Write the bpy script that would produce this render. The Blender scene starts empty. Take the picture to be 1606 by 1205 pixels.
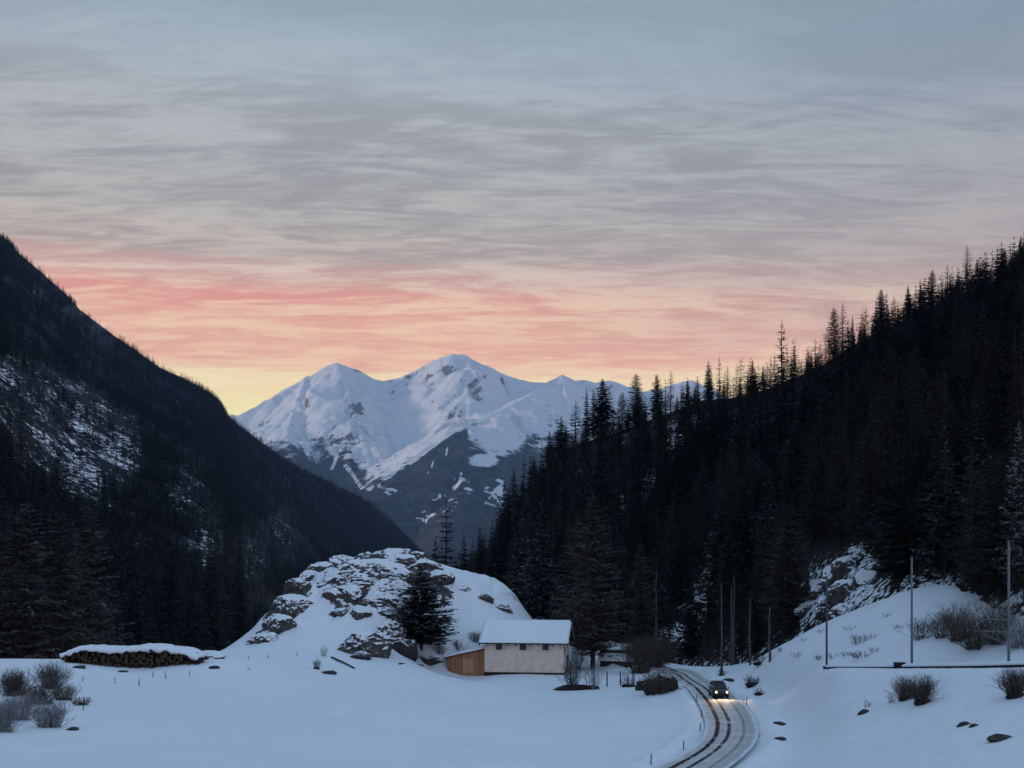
import bpy, math, random
import numpy as np
from mathutils import Matrix, Vector

R = math.radians
rng = np.random.default_rng(7)
random.seed(7)
SC = bpy.context.scene
COL = SC.collection

# ------------------------------------------------------------------ camera numbers
F = 1722.0          # focal length in pixels of the 1606 px wide photograph
CX, HY = 803.0, 900.0
EYE = 14.5


def W(px, py, d):
    """a point seen at (px, py) of the photograph, d metres away"""
    return np.array([(px - CX) / F * d, d, EYE - (py - HY) / F * d])


def sm(x):
    x = np.clip(x, 0, 1)
    return x * x * (3 - 2 * x)


def lin(r, g, b):
    def c(v):
        v /= 255.0
        return v / 12.92 if v <= .04045 else ((v + .055) / 1.055) ** 2.4
    return (c(r), c(g), c(b), 1)


# ------------------------------------------------------------------ noise
_perm = np.random.default_rng(3).permutation(256)
_perm = np.concatenate([_perm, _perm, _perm])
_g = np.random.default_rng(4).normal(size=(256, 3))
_g /= np.linalg.norm(_g, axis=1)[:, None]


def perlin(x, y, z):
    x, y, z = np.broadcast_arrays(np.asarray(x, float), np.asarray(y, float), np.asarray(z, float))
    xi, yi, zi = np.floor(x).astype(int), np.floor(y).astype(int), np.floor(z).astype(int)
    xf, yf, zf = x - xi, y - yi, z - zi
    u, v, w = [t * t * t * (t * (t * 6 - 15) + 10) for t in (xf, yf, zf)]
    xi &= 255; yi &= 255; zi &= 255
    out = 0
    for dx in (0, 1):
        for dy in (0, 1):
            for dz in (0, 1):
                h = _perm[_perm[_perm[xi + dx] + yi + dy] + zi + dz]
                g = _g[h]
                n = g[..., 0] * (xf - dx) + g[..., 1] * (yf - dy) + g[..., 2] * (zf - dz)
                out = out + n * (u if dx else 1 - u) * (v if dy else 1 - v) * (w if dz else 1 - w)
    return out


def fbm(x, y, z=0., o=4, ridged=False):
    s, a, t = 0, 1., 0
    for i in range(o):
        n = perlin(x * 2 ** i + 17.3 * i, y * 2 ** i + 5.1 * i, z * 2 ** i)
        if ridged:
            n = .5 - np.abs(n) * 1.6
        s = s + a * n; t += a; a *= .5
    return s / t


# ------------------------------------------------------------------ mesh and object helpers
def mesh_np(name, V, Q=None, T=None, mats=(), midx=None, smooth=True, uv=None, attr=None):
    me = bpy.data.meshes.new(name)
    V = np.asarray(V, np.float32).reshape(-1, 3)
    me.vertices.add(len(V)); me.vertices.foreach_set('co', V.ravel())
    Q = np.zeros((0, 4), int) if Q is None else np.asarray(Q, int).reshape(-1, 4)
    T = np.zeros((0, 3), int) if T is None else np.asarray(T, int).reshape(-1, 3)
    loops = np.concatenate([Q.ravel(), T.ravel()])
    tot = np.concatenate([np.full(len(Q), 4), np.full(len(T), 3)])
    st = np.concatenate([[0], np.cumsum(tot)[:-1]]) if len(tot) else tot
    me.loops.add(len(loops)); me.loops.foreach_set('vertex_index', loops.astype(np.int32))
    me.polygons.add(len(tot)); me.polygons.foreach_set('loop_start', st.astype(np.int32))
    try:
        me.polygons.foreach_set('loop_total', tot.astype(np.int32))
    except Exception:
        pass
    for m in mats:
        me.materials.append(m)
    if midx is not None:
        me.polygons.foreach_set('material_index', np.asarray(midx, np.int32))
    me.polygons.foreach_set('use_smooth', np.full(len(tot), smooth, bool))
    if uv is not None:
        l = me.uv_layers.new(name='UVMap')
        l.data.foreach_set('uv', np.asarray(uv, np.float32)[loops].ravel())
    if attr is not None:
        for k, a in attr.items():
            at = me.attributes.new(k, 'FLOAT', 'POINT')
            at.data.foreach_set('value', np.asarray(a, np.float32).ravel())
    me.update(calc_edges=True)
    me.validate()
    return me


def link(name, me, parent=None, loc=None):
    o = bpy.data.objects.new(name, me)
    COL.objects.link(o)
    if parent is not None:
        o.parent = parent
    if loc is not None:
        o.location = loc
    return o


def tag(o, label=None, cat=None, group=None, kind=None):
    if label: o['label'] = label
    if cat: o['category'] = cat
    if group: o['group'] = group
    if kind: o['kind'] = kind
    return o


def thing(name, loc, label, cat, group=None, rz=0.):
    o = bpy.data.objects.new(name, None)
    COL.objects.link(o)
    o.location = loc; o.rotation_euler = (0, 0, rz)
    return tag(o, label, cat, group)


def grid_faces(n, m):
    i = np.arange(n - 1)[:, None] * m + np.arange(m - 1)[None]
    return np.stack([i, i + m, i + m + 1, i + 1], -1).reshape(-1, 4)


class MB:
    """collects simple solids into one mesh"""
    def __init__(s):
        s.v, s.f, s.m, s.n = [], [], [], 0

    def add(s, V, Fs, mi=0):
        s.v += [tuple(map(float, p)) for p in V]
        for f in Fs:
            s.f.append([i + s.n for i in f]); s.m.append(mi)
        s.n += len(V)
        return s

    def box(s, c, d, mi=0, M=None):
        x, y, z = [t / 2 for t in d]
        V = [Vector((sx * x, sy * y, sz * z)) for sx in (-1, 1) for sy in (-1, 1) for sz in (-1, 1)]
        V = [(M @ p if M else p) + Vector(c) for p in V]
        return s.add(V, [(0, 1, 3, 2), (4, 6, 7, 5), (0, 4, 5, 1), (2, 3, 7, 6), (0, 2, 6, 4), (1, 5, 7, 3)], mi)

    def tube(s, pts, rad, n=6, mi=0, cap=True, capm=None):
        pts = [Vector(p) for p in pts]
        if not hasattr(rad, '__len__'): rad = [rad] * len(pts)
        V = []
        for i, p in enumerate(pts):
            t = (pts[min(i + 1, len(pts) - 1)] - pts[max(i - 1, 0)]).normalized()
            a = t.cross(Vector((0, 0, 1)) if abs(t.z) < .9 else Vector((1, 0, 0))).normalized()
            b = t.cross(a)
            for k in range(n):
                q = 2 * math.pi * k / n
                V.append(p + (a * math.cos(q) + b * math.sin(q)) * rad[i])
        Fs = []
        for i in range(len(pts) - 1):
            for k in range(n):
                Fs.append((i * n + k, i * n + (k + 1) % n, (i + 1) * n + (k + 1) % n, (i + 1) * n + k))
        n0 = s.n
        s.add(V, Fs, mi)
        if cap:
            for ring in (range(n - 1, -1, -1), range((len(pts) - 1) * n, len(pts) * n)):
                s.f.append([n0 + k for k in ring]); s.m.append(mi if capm is None else capm)
        return s

    def prism(s, poly, y0, y1, mi=0):
        """polygon in x,z pushed from y0 to y1"""
        n = len(poly)
        V = [(x, y0, z) for x, z in poly] + [(x, y1, z) for x, z in poly]
        Fs = [tuple(range(n)), tuple(range(2 * n - 1, n - 1, -1))]
        Fs += [((k + 1) % n, k, n + k, n + (k + 1) % n) for k in range(n)]
        return s.add(V, Fs, mi)

    def me(s, name, mats, smooth=False):
        me = bpy.data.meshes.new(name)
        me.from_pydata(s.v, [], s.f)
        for m in (mats if isinstance(mats, (list, tuple)) else [mats]): me.materials.append(m)
        me.polygons.foreach_set('material_index', np.array(s.m, np.int32))
        me.polygons.foreach_set('use_smooth', np.full(len(s.f), smooth, bool))
        me.update()
        return me

    def obj(s, name, mats, parent=None, smooth=False, bevel=0):
        o = link(name, s.me(name, mats, smooth), parent)
        if bevel:
            b = o.modifiers.new('bevel', 'BEVEL'); b.width = bevel; b.segments = 2; b.limit_method = 'ANGLE'
        return o


# ------------------------------------------------------------------ materials
def new_mat(name, rough=.8, spec=.2):
    m = bpy.data.materials.new(name); m.use_nodes = True
    nt = m.node_tree
    b = nt.nodes['Principled BSDF']
    b.inputs['Roughness'].default_value = rough
    b.inputs['Specular IOR Level'].default_value = spec
    return m, nt, b


def N(nt, t, **kw):
    n = nt.nodes.new(t)
    for k, v in kw.items():
        if k in n.inputs:
            n.inputs[k].default_value = v
        else:
            setattr(n, k, v)
    return n


def math_n(nt, op, a, b=None, clamp=False):
    n = nt.nodes.new('ShaderNodeMath'); n.operation = op; n.use_clamp = clamp
    for i, v in enumerate((a, b)):
        if v is None: continue
        if isinstance(v, (int, float)): n.inputs[i].default_value = v
        else: nt.links.new(v, n.inputs[i])
    return n.outputs[0]


def ramp01(nt, v, lo, hi, smooth=True):
    n = nt.nodes.new('ShaderNodeMapRange')
    n.interpolation_type = 'SMOOTHSTEP' if smooth else 'LINEAR'
    nt.links.new(v, n.inputs['Value'])
    n.inputs['From Min'].default_value = lo; n.inputs['From Max'].default_value = hi
    return n.outputs['Result']


def mixc(nt, fac, a, b):
    n = nt.nodes.new('ShaderNodeMix'); n.data_type = 'RGBA'
    for i, v in ((0, fac), (6, a), (7, b)):
        if isinstance(v, (int, float)): n.inputs[i].default_value = v
        elif isinstance(v, (tuple, list)): n.inputs[i].default_value = v if len(v) == 4 else (*v, 1)
        else: nt.links.new(v, n.inputs[i])
    return n.outputs[2]


def noise_n(nt, scale, detail=4, rough=.5, vec=None, stretch=None):
    n = N(nt, 'ShaderNodeTexNoise')
    n.inputs['Scale'].default_value = scale; n.inputs['Detail'].default_value = detail; n.inputs['Roughness'].default_value = rough
    if vec is None:
        vec = N(nt, 'ShaderNodeNewGeometry').outputs['Position']
    if stretch:
        mp = N(nt, 'ShaderNodeMapping'); mp.inputs['Scale'].default_value = stretch
        nt.links.new(vec, mp.inputs[0]); vec = mp.outputs[0]
    nt.links.new(vec, n.inputs['Vector'])
    return n.outputs['Fac']


def bump_n(nt, b, h, strength, dist):
    n = N(nt, 'ShaderNodeBump'); n.inputs['Strength'].default_value = strength; n.inputs['Distance'].default_value = dist
    nt.links.new(h, n.inputs['Height']); nt.links.new(n.outputs[0], b.inputs['Normal'])


def nz_n(nt, true=False):
    g = N(nt, 'ShaderNodeNewGeometry')
    s = N(nt, 'ShaderNodeSeparateXYZ')
    nt.links.new(g.outputs['True Normal' if true else 'Normal'], s.inputs[0])
    return s.outputs['Z']


def posz_n(nt):
    g = N(nt, 'ShaderNodeNewGeometry'); s = N(nt, 'ShaderNodeSeparateXYZ')
    nt.links.new(g.outputs['Position'], s.inputs[0])
    return s.outputs['Z']


def obj_vec(nt):
    return N(nt, 'ShaderNodeTexCoord').outputs['Object']


SNOW = (.80, .83, .87)


def simple(name, c, rough=.7, var=.25, scale=3., spec=.2, metal=0., stretch=None):
    m, nt, b = new_mat(name, rough, spec)
    f = noise_n(nt, scale, 5, .6, obj_vec(nt), stretch)
    lo = tuple(v * (1 - var) for v in c); hi = tuple(min(1, v * (1 + var)) for v in c)
    nt.links.new(mixc(nt, ramp01(nt, f, .3, .7), lo, hi), b.inputs['Base Color'])
    b.inputs['Metallic'].default_value = metal
    return m


def rock_snow(name, rock_lo, rock_hi, lo, hi, scale=1., objspace=True, nscale=.5, bump=.15):
    """rock that keeps snow on whatever is flat enough to hold it"""
    m, nt, b = new_mat(name, .85)
    vec = obj_vec(nt) if objspace else None
    f = noise_n(nt, .8 * scale, 6, .65, vec)
    rock = mixc(nt, ramp01(nt, f, .3, .7), rock_lo, rock_hi)
    h = math_n(nt, 'ADD', nz_n(nt), math_n(nt, 'MULTIPLY', math_n(nt, 'SUBTRACT', noise_n(nt, 1.1 * scale, 5, .7, vec), .5), nscale))
    fac = ramp01(nt, h, lo, hi)
    nt.links.new(mixc(nt, fac, rock, SNOW), b.inputs['Base Color'])
    bump_n(nt, b, noise_n(nt, 2.5 * scale, 6, .7, vec), .8, bump)
    return m


def foliage(name, c1, c2, snow=0., snow_lo=.55):
    m, nt, b = new_mat(name, .8, .1)
    oi = N(nt, 'ShaderNodeObjectInfo')
    f = noise_n(nt, .9, 3, .6, obj_vec(nt))
    f2 = math_n(nt, 'ADD', math_n(nt, 'MULTIPLY', f, .6), math_n(nt, 'MULTIPLY', oi.outputs['Random'], .4))
    col = mixc(nt, ramp01(nt, f2, .25, .75), c1, c2)
    if snow > 0:
        up = math_n(nt, 'ABSOLUTE', nz_n(nt, True))
        k = math_n(nt, 'MULTIPLY', ramp01(nt, noise_n(nt, 1.6, 4, .6, obj_vec(nt)), snow_lo, snow_lo + .12), snow)
        k = math_n(nt, 'MULTIPLY', k, ramp01(nt, up, .35, .8))
        col = mixc(nt, k, col, SNOW)
    nt.links.new(col, b.inputs['Base Color'])
    return m


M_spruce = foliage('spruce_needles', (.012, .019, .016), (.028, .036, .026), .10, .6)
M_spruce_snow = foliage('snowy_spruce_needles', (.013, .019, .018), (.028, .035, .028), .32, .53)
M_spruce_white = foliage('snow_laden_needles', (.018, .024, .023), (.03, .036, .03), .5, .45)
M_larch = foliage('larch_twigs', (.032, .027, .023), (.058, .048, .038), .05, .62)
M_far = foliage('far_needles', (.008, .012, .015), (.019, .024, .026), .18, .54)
M_bark = simple('bark', (.045, .036, .03), .9, .4, 6, stretch=(1, 1, .2))
M_palebark = simple('pale_bark', (.085, .078, .07), .9, .3, 4, stretch=(1, 1, .2))
M_twig = simple('brush_twigs', (.07, .055, .043), .9, .4, 2)
M_dark = simple('dark_soil', (.022, .02, .018), .9, .4, 3)
M_metal = simple('galvanised_mast', (.13, .145, .15), .5, .15, 2, .4)
M_wood = simple('weathered_post', (.06, .05, .042), .85, .3, 5)

# snow of the fields, with bare rock where the knoll is steep
M_ground, nt, b = new_mat('snow_ground', .65, .25)
at = N(nt, 'ShaderNodeAttribute', attribute_name='rock')
f = noise_n(nt, .9, 7, .68, None, (1, 1, 1.8))
f_r = noise_n(nt, 1.4, 5, .6)
rockc = mixc(nt, ramp01(nt, f_r, .3, .7), (.02, .019, .019), (.10, .09, .085))
k = math_n(nt, 'ADD', math_n(nt, 'SUBTRACT', 1., nz_n(nt)), math_n(nt, 'MULTIPLY', math_n(nt, 'SUBTRACT', f, .5), 1.15))
k = math_n(nt, 'ADD', k, math_n(nt, 'MULTIPLY', math_n(nt, 'SUBTRACT', at.outputs['Fac'], 1.), .9))
k = ramp01(nt, k, .05, .11)
sn = mixc(nt, ramp01(nt, noise_n(nt, .05, 4), .35, .65), (.78, .81, .86), (.82, .84, .875))
nt.links.new(mixc(nt, k, sn, rockc), b.inputs['Base Color'])
hh = math_n(nt, 'ADD', math_n(nt, 'MULTIPLY', noise_n(nt, .5, 5, .55), 1.), math_n(nt, 'MULTIPLY', noise_n(nt, .11, 3), 1.2))
hh = math_n(nt, 'ADD', hh, math_n(nt, 'MULTIPLY', noise_n(nt, 1.3, 4, .6, None, (.5, 1.6, 1)), .25))
bump_n(nt, b, hh, .7, .42)

M_snow, nt, b = new_mat('fresh_snow', .65, .25)
b.inputs['Base Color'].default_value = (*SNOW, 1)
bump_n(nt, b, noise_n(nt, 1.2, 4), .3, .1)

M_rock = rock_snow('rock_with_snow', (.022, .02, .02), (.11, .098, .09), .36, .5, 2.0, nscale=1.35, bump=.12)
M_crag = rock_snow('snow_plastered_rock', (.03, .028, .027), (.11, .10, .095), .18, .34, nscale=1.1)
M_darkrock = rock_snow('dark_rock_with_snow', (.018, .017, .017), (.06, .05, .047), .62, .8, 1.5, nscale=.9)
M_barerock = simple('bare_stone', (.05, .047, .045), .9, .5, 3)


def hill_mat(name, snow_lo, snow_hi, c_lo, c_hi, s1, stretch=None):
    m, nt, b = new_mat(name, .9, .1)
    at = N(nt, 'ShaderNodeAttribute', attribute_name='snow')
    n1 = noise_n(nt, s1, 7, .68, None, stretch)
    n2 = noise_n(nt, s1 * 8, 5, .65)
    base = mixc(nt, ramp01(nt, n2, .3, .7), c_lo, c_hi)
    k = math_n(nt, 'ADD', math_n(nt, 'MULTIPLY', math_n(nt, 'SUBTRACT', n1, .5), .9), math_n(nt, 'MULTIPLY', math_n(nt, 'SUBTRACT', n2, .5), 1.1))
    k = math_n(nt, 'ADD', k, .5)
    k = math_n(nt, 'ADD', k, math_n(nt, 'MULTIPLY', math_n(nt, 'SUBTRACT', at.outputs['Fac'], .5), .5))
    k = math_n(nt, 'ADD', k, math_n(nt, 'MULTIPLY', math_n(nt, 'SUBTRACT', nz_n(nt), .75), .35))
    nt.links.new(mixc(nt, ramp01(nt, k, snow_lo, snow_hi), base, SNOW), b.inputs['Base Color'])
    bump_n(nt, b, n1, .6, .25 / s1)
    return m


# ------------------------------------------------------------------ the valley floor
C = [  # (px, py, d)
    (-400, 1205, 46), (0, 1205, 52), (300, 1205, 58), (600, 1205, 66), (900, 1205, 76), (1050, 1205, 82), (1150, 1205, 82),
    (1250, 1205, 76), (1400, 1205, 64), (1606, 1205, 52), (2000, 1205, 44),
    (-300, 1120, 74), (0, 1120, 82), (300, 1120, 90), (600, 1120, 100), (900, 1120, 112), (1040, 1115, 116), (1200, 1120, 106),
    (1350, 1120, 90), (1500, 1120, 79), (1606, 1120, 72), (1900, 1120, 62),
    (-300, 1060, 105), (0, 1065, 108), (200, 1066, 115), (400, 1060, 125), (600, 1060, 140), (690, 1058, 156), (672, 1052, 160), (700, 1056, 161), (730, 1056, 161.5), (705, 1050, 163), (735, 1050, 164), (780, 1056, 160), (880, 1059, 158),
    (1000, 1060, 156), (1200, 1075, 128), (1290, 1062, 114), (1450, 1056, 97), (1606, 1056, 85), (1900, 1050, 75),
    (-300, 1036, 120), (0, 1040, 122), (95, 1041, 125), (215, 1055, 126.5), (300, 1040, 129), (370, 1028, 141),
    (-100, 1066, 160), (60, 1066, 160), (200, 1070, 168), (330, 1078, 182),
    # knoll
    (400, 1008, 160), (425, 985, 168), (440, 946, 172), (490, 902, 176), (540, 882, 178), (577, 874, 180), (645, 874, 180), (690, 892, 182),
    (740, 905, 184), (800, 921, 186), (826, 955, 187), (840, 1000, 187),
    (460, 1005, 156), (540, 1008, 156), (620, 1015, 157), (520, 975, 163), (600, 972, 163), (690, 975, 166), (770, 975, 172),
    (650, 1040, 153), (700, 1030, 164), (745, 1012, 170),
    (577, 930, 204), (690, 940, 206), (800, 980, 206), (450, 1040, 200), (380, 1075, 190), (600, 1000, 230), (800, 1020, 230),
    (860, 1020, 172), (900, 1045, 172), (960, 1020, 184), (1000, 1045, 170), (985, 1040, 205), (900, 1030, 215),
    (1060, 1050, 172), (1110, 1046, 170), (1090, 1050, 190),
    # snow slope on the right, behind the masts
    (1150, 1046, 158), (1190, 1035, 152), (1230, 1010, 147), (1300, 975, 140), (1360, 950, 137), (1430, 930, 132), (1500, 945, 122),
    (1330, 1012, 120), (1420, 995, 115), (1500, 990, 108), (1606, 1012, 93), (1606, 985, 100), (1900, 990, 85),
    (1300, 1041, 114), (1380, 1038, 105), (1450, 1036, 99), (1530, 1034, 92), (1606, 1032, 87), (1900, 1020, 78),
]
CP = np.array([W(*c) for c in C])
CP = np.vstack([CP, [[0, 0, 12.7], [-60, 0, 11.5], [60, 0, 12.5], [0, 25, 9.6], [-40, 25, 9.6], [40, 25, 10.2], [-120, 60, 7], [120, 60, 10], [0, -60, 14]]])


def _k(r2):
    return .5 * r2 * np.log(r2 + 1e-9)


def tps_fit(xy, z, reg=.15):
    n = len(xy); s = 100.
    P = xy / s
    K = _k(((P[:, None] - P[None]) ** 2).sum(-1)) + np.eye(n) * reg * .01
    A = np.zeros((n + 3, n + 3)); A[:n, :n] = K; A[:n, n:] = np.c_[np.ones(n), P]; A[n:, :n] = A[:n, n:].T
    c = np.linalg.solve(A, np.r_[z, 0, 0, 0])

    def ev(X, Y):
        sh = np.shape(X); p = np.c_[np.ravel(X), np.ravel(Y)] / s
        out = np.empty(len(p))
        for i in range(0, len(p), 20000):
            q = p[i:i + 20000]
            out[i:i + 20000] = _k(((q[:, None] - P[None]) ** 2).sum(-1)) @ c[:n] + c[n] + q @ c[n + 1:]
        return out.reshape(sh)
    return ev


_tps = tps_fit(CP[:, :2], CP[:, 2])


def catmull(pts, n):
    pts = np.asarray(pts, float)
    P = np.vstack([2 * pts[0] - pts[1], pts, 2 * pts[-1] - pts[-2]])
    out = []
    for i in range(1, len(P) - 2):
        t = np.linspace(0, 1, n, endpoint=False)[:, None]
        a, b_, c, d = P[i - 1], P[i], P[i + 1], P[i + 2]
        out.append(.5 * (2 * b_ + (c - a) * t + (2 * a - 5 * b_ + 4 * c - d) * t ** 2 + (3 * b_ - a - 3 * c + d) * t ** 3))
    out.append(P[-2][None])
    return np.vstack(out)


# road edges, read off the photograph and laid on the level valley floor (z = 0)
def floorpt(px, py, z=0.):
    return W(px, py, (EYE - z) * F / (py - HY))


EL = [(985, 1050.5), (1030, 1053), (1050, 1058), (1060, 1066), (1077, 1080), (1093, 1100), (1103, 1122), (1106, 1142), (1097, 1162), (1073, 1181), (1030, 1203), (960, 1235), (870, 1275), (700, 1340)]
ER = [(1000, 1046), (1052, 1047.5), (1090, 1053), (1112, 1066), (1137, 1078), (1160, 1096), (1178, 1117), (1188, 1138), (1189, 1155), (1178, 1175), (1150, 1200), (1100, 1232), (1020, 1275), (880, 1350)]
RL = catmull([floorpt(*p) for p in EL], 14)
RR = catmull([floorpt(*p) for p in ER], 14)
RC = (RL + RR) / 2
RWID = np.linalg.norm(RL - RR, axis=1) / 2


def road_dist(X, Y):
    """distance outside the road edge (negative on the road)"""
    sh = np.shape(X); p = np.c_[np.ravel(X), np.ravel(Y)]
    out = np.full(len(p), 1e3)
    near = np.where((p[:, 0] > -40) & (p[:, 0] < 60) & (p[:, 1] > 20) & (p[:, 1] < 230))[0]
    c = RC[:, :2]
    for i in range(0, len(near), 8000):
        ii = near[i:i + 8000]
        d = np.sqrt(((p[ii][:, None] - c[None]) ** 2).sum(-1)) - RWID[None]
        out[ii] = d.min(1)
    return out.reshape(sh)


def knoll_mask(X, Y):
    out = 0
    for px, py, d, rx, ry, a in ((580, 905, 172, 8.5, 9, 1), (640, 900, 175, 8, 8, 1), (452, 945, 170, 4.5, 9, 1), (430, 985, 165, 3.5, 7, .9), (405, 1010, 162, 3, 4, .7),
                                 (720, 918, 180, 6, 4, .5), (775, 940, 183, 6, 4, .55), (560, 950, 166, 6, 4, .8), (620, 955, 166, 6, 4, .75)):
        c = W(px, py, d)
        r = np.sqrt(((X - c[0]) / rx) ** 2 + ((Y - c[1]) / ry) ** 2)
        out = np.maximum(out, a * sm(1.5 - r))
    return out


_rail = catmull([W(*q) for q in [(1300, 1047, 112), (1345, 1047.5, 107), (1400, 1048, 102.5), (1450, 1048, 98.5), (1530, 1048, 92), (1606, 1047, 86.5), (1720, 1045, 80)]], 6)


def gz(X, Y, fine=True):
    X = np.asarray(X, float); Y = np.asarray(Y, float)
    z = _tps(X, Y)
    zo = np.where(Y > 200, -18., 3.)
    w = np.maximum(np.maximum(sm((Y - 215) / 70), sm((np.abs(X) - 120) / 50)), sm((-60 - Y) / 40))
    z = z * (1 - w) + zo * w
    if fine:
        z = z + .35 * fbm(X / 14, Y / 14, 1.7, 3) + .12 * fbm(X / 3.2, Y / 3.2, 4.2, 3)
        bk = np.exp(-(((X - 47) / 17) ** 2 + ((Y - 124) / 20) ** 2) ** 2)
        z = z + bk * (.9 * fbm(X / 7, Y / 7, 6.6, 4) + .5 * fbm(X / 2.5, Y / 5, 1.6, 4, True))
        k = knoll_mask(X, Y)
        st = fbm(X / 3.6, Y / 3.6, 9.1, 5, True)
        z = z + k * (2.7 * st + 1.3 * fbm(X / 1.4, Y / 2.2, 2.2, 3))
    sh = X.shape; xf, yf, zf = X.ravel(), Y.ravel(), np.array(z, float).ravel()
    ii = np.where((xf > 25) & (xf < 55) & (yf > 70) & (yf < 122))[0]
    if len(ii):
        d2 = np.sqrt((xf[ii][:, None] - _rail[None, :, 0]) ** 2 + (yf[ii][:, None] - _rail[None, :, 1]) ** 2)
        j = d2.argmin(1); w = 1 - sm((d2.min(1) - 1.2) / 5)
        zf[ii] = zf[ii] * (1 - w) + (_rail[j, 2] - .02) * w
    z = zf.reshape(sh)
    rd = road_dist(X, Y)
    w = 1 - sm((rd - .7) / 7)
    z = z * (1 - w)
    z = z + .36 * np.exp(-((rd - .9) / .75) ** 2) * (1 + 1.5 * fbm(X / 1.7, Y / 1.7, 3.3, 4)) - .3 * (1 - sm((rd + .55) / .7))
    return z


def steps(segs):
    v = []
    for a, b_, n in segs:
        v += list(np.linspace(a, b_, n, endpoint=False))
    v.append(segs[-1][1])
    return np.array(v)


gx = np.concatenate([-np.geomspace(7000, 110, 16)[:-1], steps([(-110, -48, 40), (-48, 8, 150), (8, 32, 72), (32, 110, 70)]), np.geomspace(110, 7000, 16)[1:]])
gy = np.concatenate([-np.geomspace(900, 60, 8)[:-1], steps([(-60, 40, 30), (40, 75, 50), (75, 160, 190), (160, 192, 90), (192, 260, 60)]), np.geomspace(260, 9200, 22)[1:]])
GX, GY = np.meshgrid(gx, gy, indexing='ij')
GZ = gz(GX, GY)
me = mesh_np('snowy_ground', np.stack([GX, GY, GZ], -1), grid_faces(len(gx), len(gy)), mats=[M_ground], attr={'rock': knoll_mask(GX, GY)})
ground = tag(link('snowy_ground', me), 'blue-white snowfield on the valley floor with a rocky knoll', kind='structure')


def G(px, py, d0=45, d1=235):
    """where the line of sight through (px, py) meets the ground"""
    d = np.arange(d0, d1, .5)
    P = np.stack([(px - CX) / F * d, d, EYE - (py - HY) / F * d], -1)
    below = P[:, 2] < gz(P[:, 0], P[:, 1])
    i = np.argmax(below) if below.any() else int(np.argmin(P[:, 2] - gz(P[:, 0], P[:, 1])))
    p = P[i].copy(); p[2] = float(gz(p[0], p[1]))
    return p


# ------------------------------------------------------------------ road
M_road, nt, b = new_mat('packed_snow_road', .7, .08)
uvn = N(nt, 'ShaderNodeUVMap'); su = N(nt, 'ShaderNodeSeparateXYZ'); nt.links.new(uvn.outputs[0], su.inputs[0])
uu = math_n(nt, 'ADD', su.outputs['X'], math_n(nt, 'MULTIPLY', math_n(nt, 'SUBTRACT', noise_n(nt, .12, 2), .5), .045))
base = mixc(nt, ramp01(nt, noise_n(nt, .45, 5, .6), .3, .7), (.47, .45, .43), (.62, .60, .585))
base = mixc(nt, ramp01(nt, su.outputs['X'], .55, .95), base, (.43, .43, .43))
base = mixc(nt, ramp01(nt, math_n(nt, 'ADD', math_n(nt, 'ABSOLUTE', math_n(nt, 'SUBTRACT', su.outputs['X'], .5)), math_n(nt, 'MULTIPLY', math_n(nt, 'SUBTRACT', noise_n(nt, .7, 5, .65), .5), .22)), .40, .48), base, (.72, .74, .77))
for c, w, a, col in ((.235, .05, 1., (.012, .012, .014)), (.455, .042, 1., (.025, .025, .028)), (.735, .03, .7, (.16, .16, .165)), (.33, .05, .2, (.3, .28, .26)), (.60, .02, .2, (.3, .3, .3))):
    d = math_n(nt, 'ABSOLUTE', math_n(nt, 'SUBTRACT', uu, c))
    d = math_n(nt, 'ADD', d, math_n(nt, 'MULTIPLY', math_n(nt, 'SUBTRACT', noise_n(nt, 1.6, 4, .6), .5), w * .6))
    fa = math_n(nt, 'MULTIPLY', math_n(nt, 'SUBTRACT', 1., ramp01(nt, d, w * .55, w * 1.1)), a)
    base = mixc(nt, fa, base, col)
base = mixc(nt, math_n(nt, 'MULTIPLY', ramp01(nt, noise_n(nt, .5, 6, .7), .53, .66), .6), base, (.66, .66, .67))
nt.links.new(base, b.inputs['Base Color'])
bump_n(nt, b, noise_n(nt, 1.2, 5), .4, .08)
nr, nu = len(RL), 22
u = np.linspace(0, 1, nu)
RV = RL[:, None] * (1 - u)[None, :, None] + RR[:, None] * u[None, :, None]
RV[..., 2] = .05 + .04 * fbm(RV[..., 0] / 1.2, RV[..., 1] / 1.2, .4, 2)
for c in (.235, .455, .735):
    RV[..., 2] -= .04 * np.exp(-((u - c) / .03) ** 2)[None]
UV = np.stack(np.broadcast_arrays(u[None], np.arange(nr)[:, None] / 10.), -1).reshape(-1, 2)
me = mesh_np('road', RV, grid_faces(nr, nu)[:, ::-1], mats=[M_road], uv=UV)
tag(link('road', me), 'winding packed-snow road with dark wheel tracks', kind='structure')

# ------------------------------------------------------------------ hillsides (ridge and foot curves in world metres)


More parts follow.
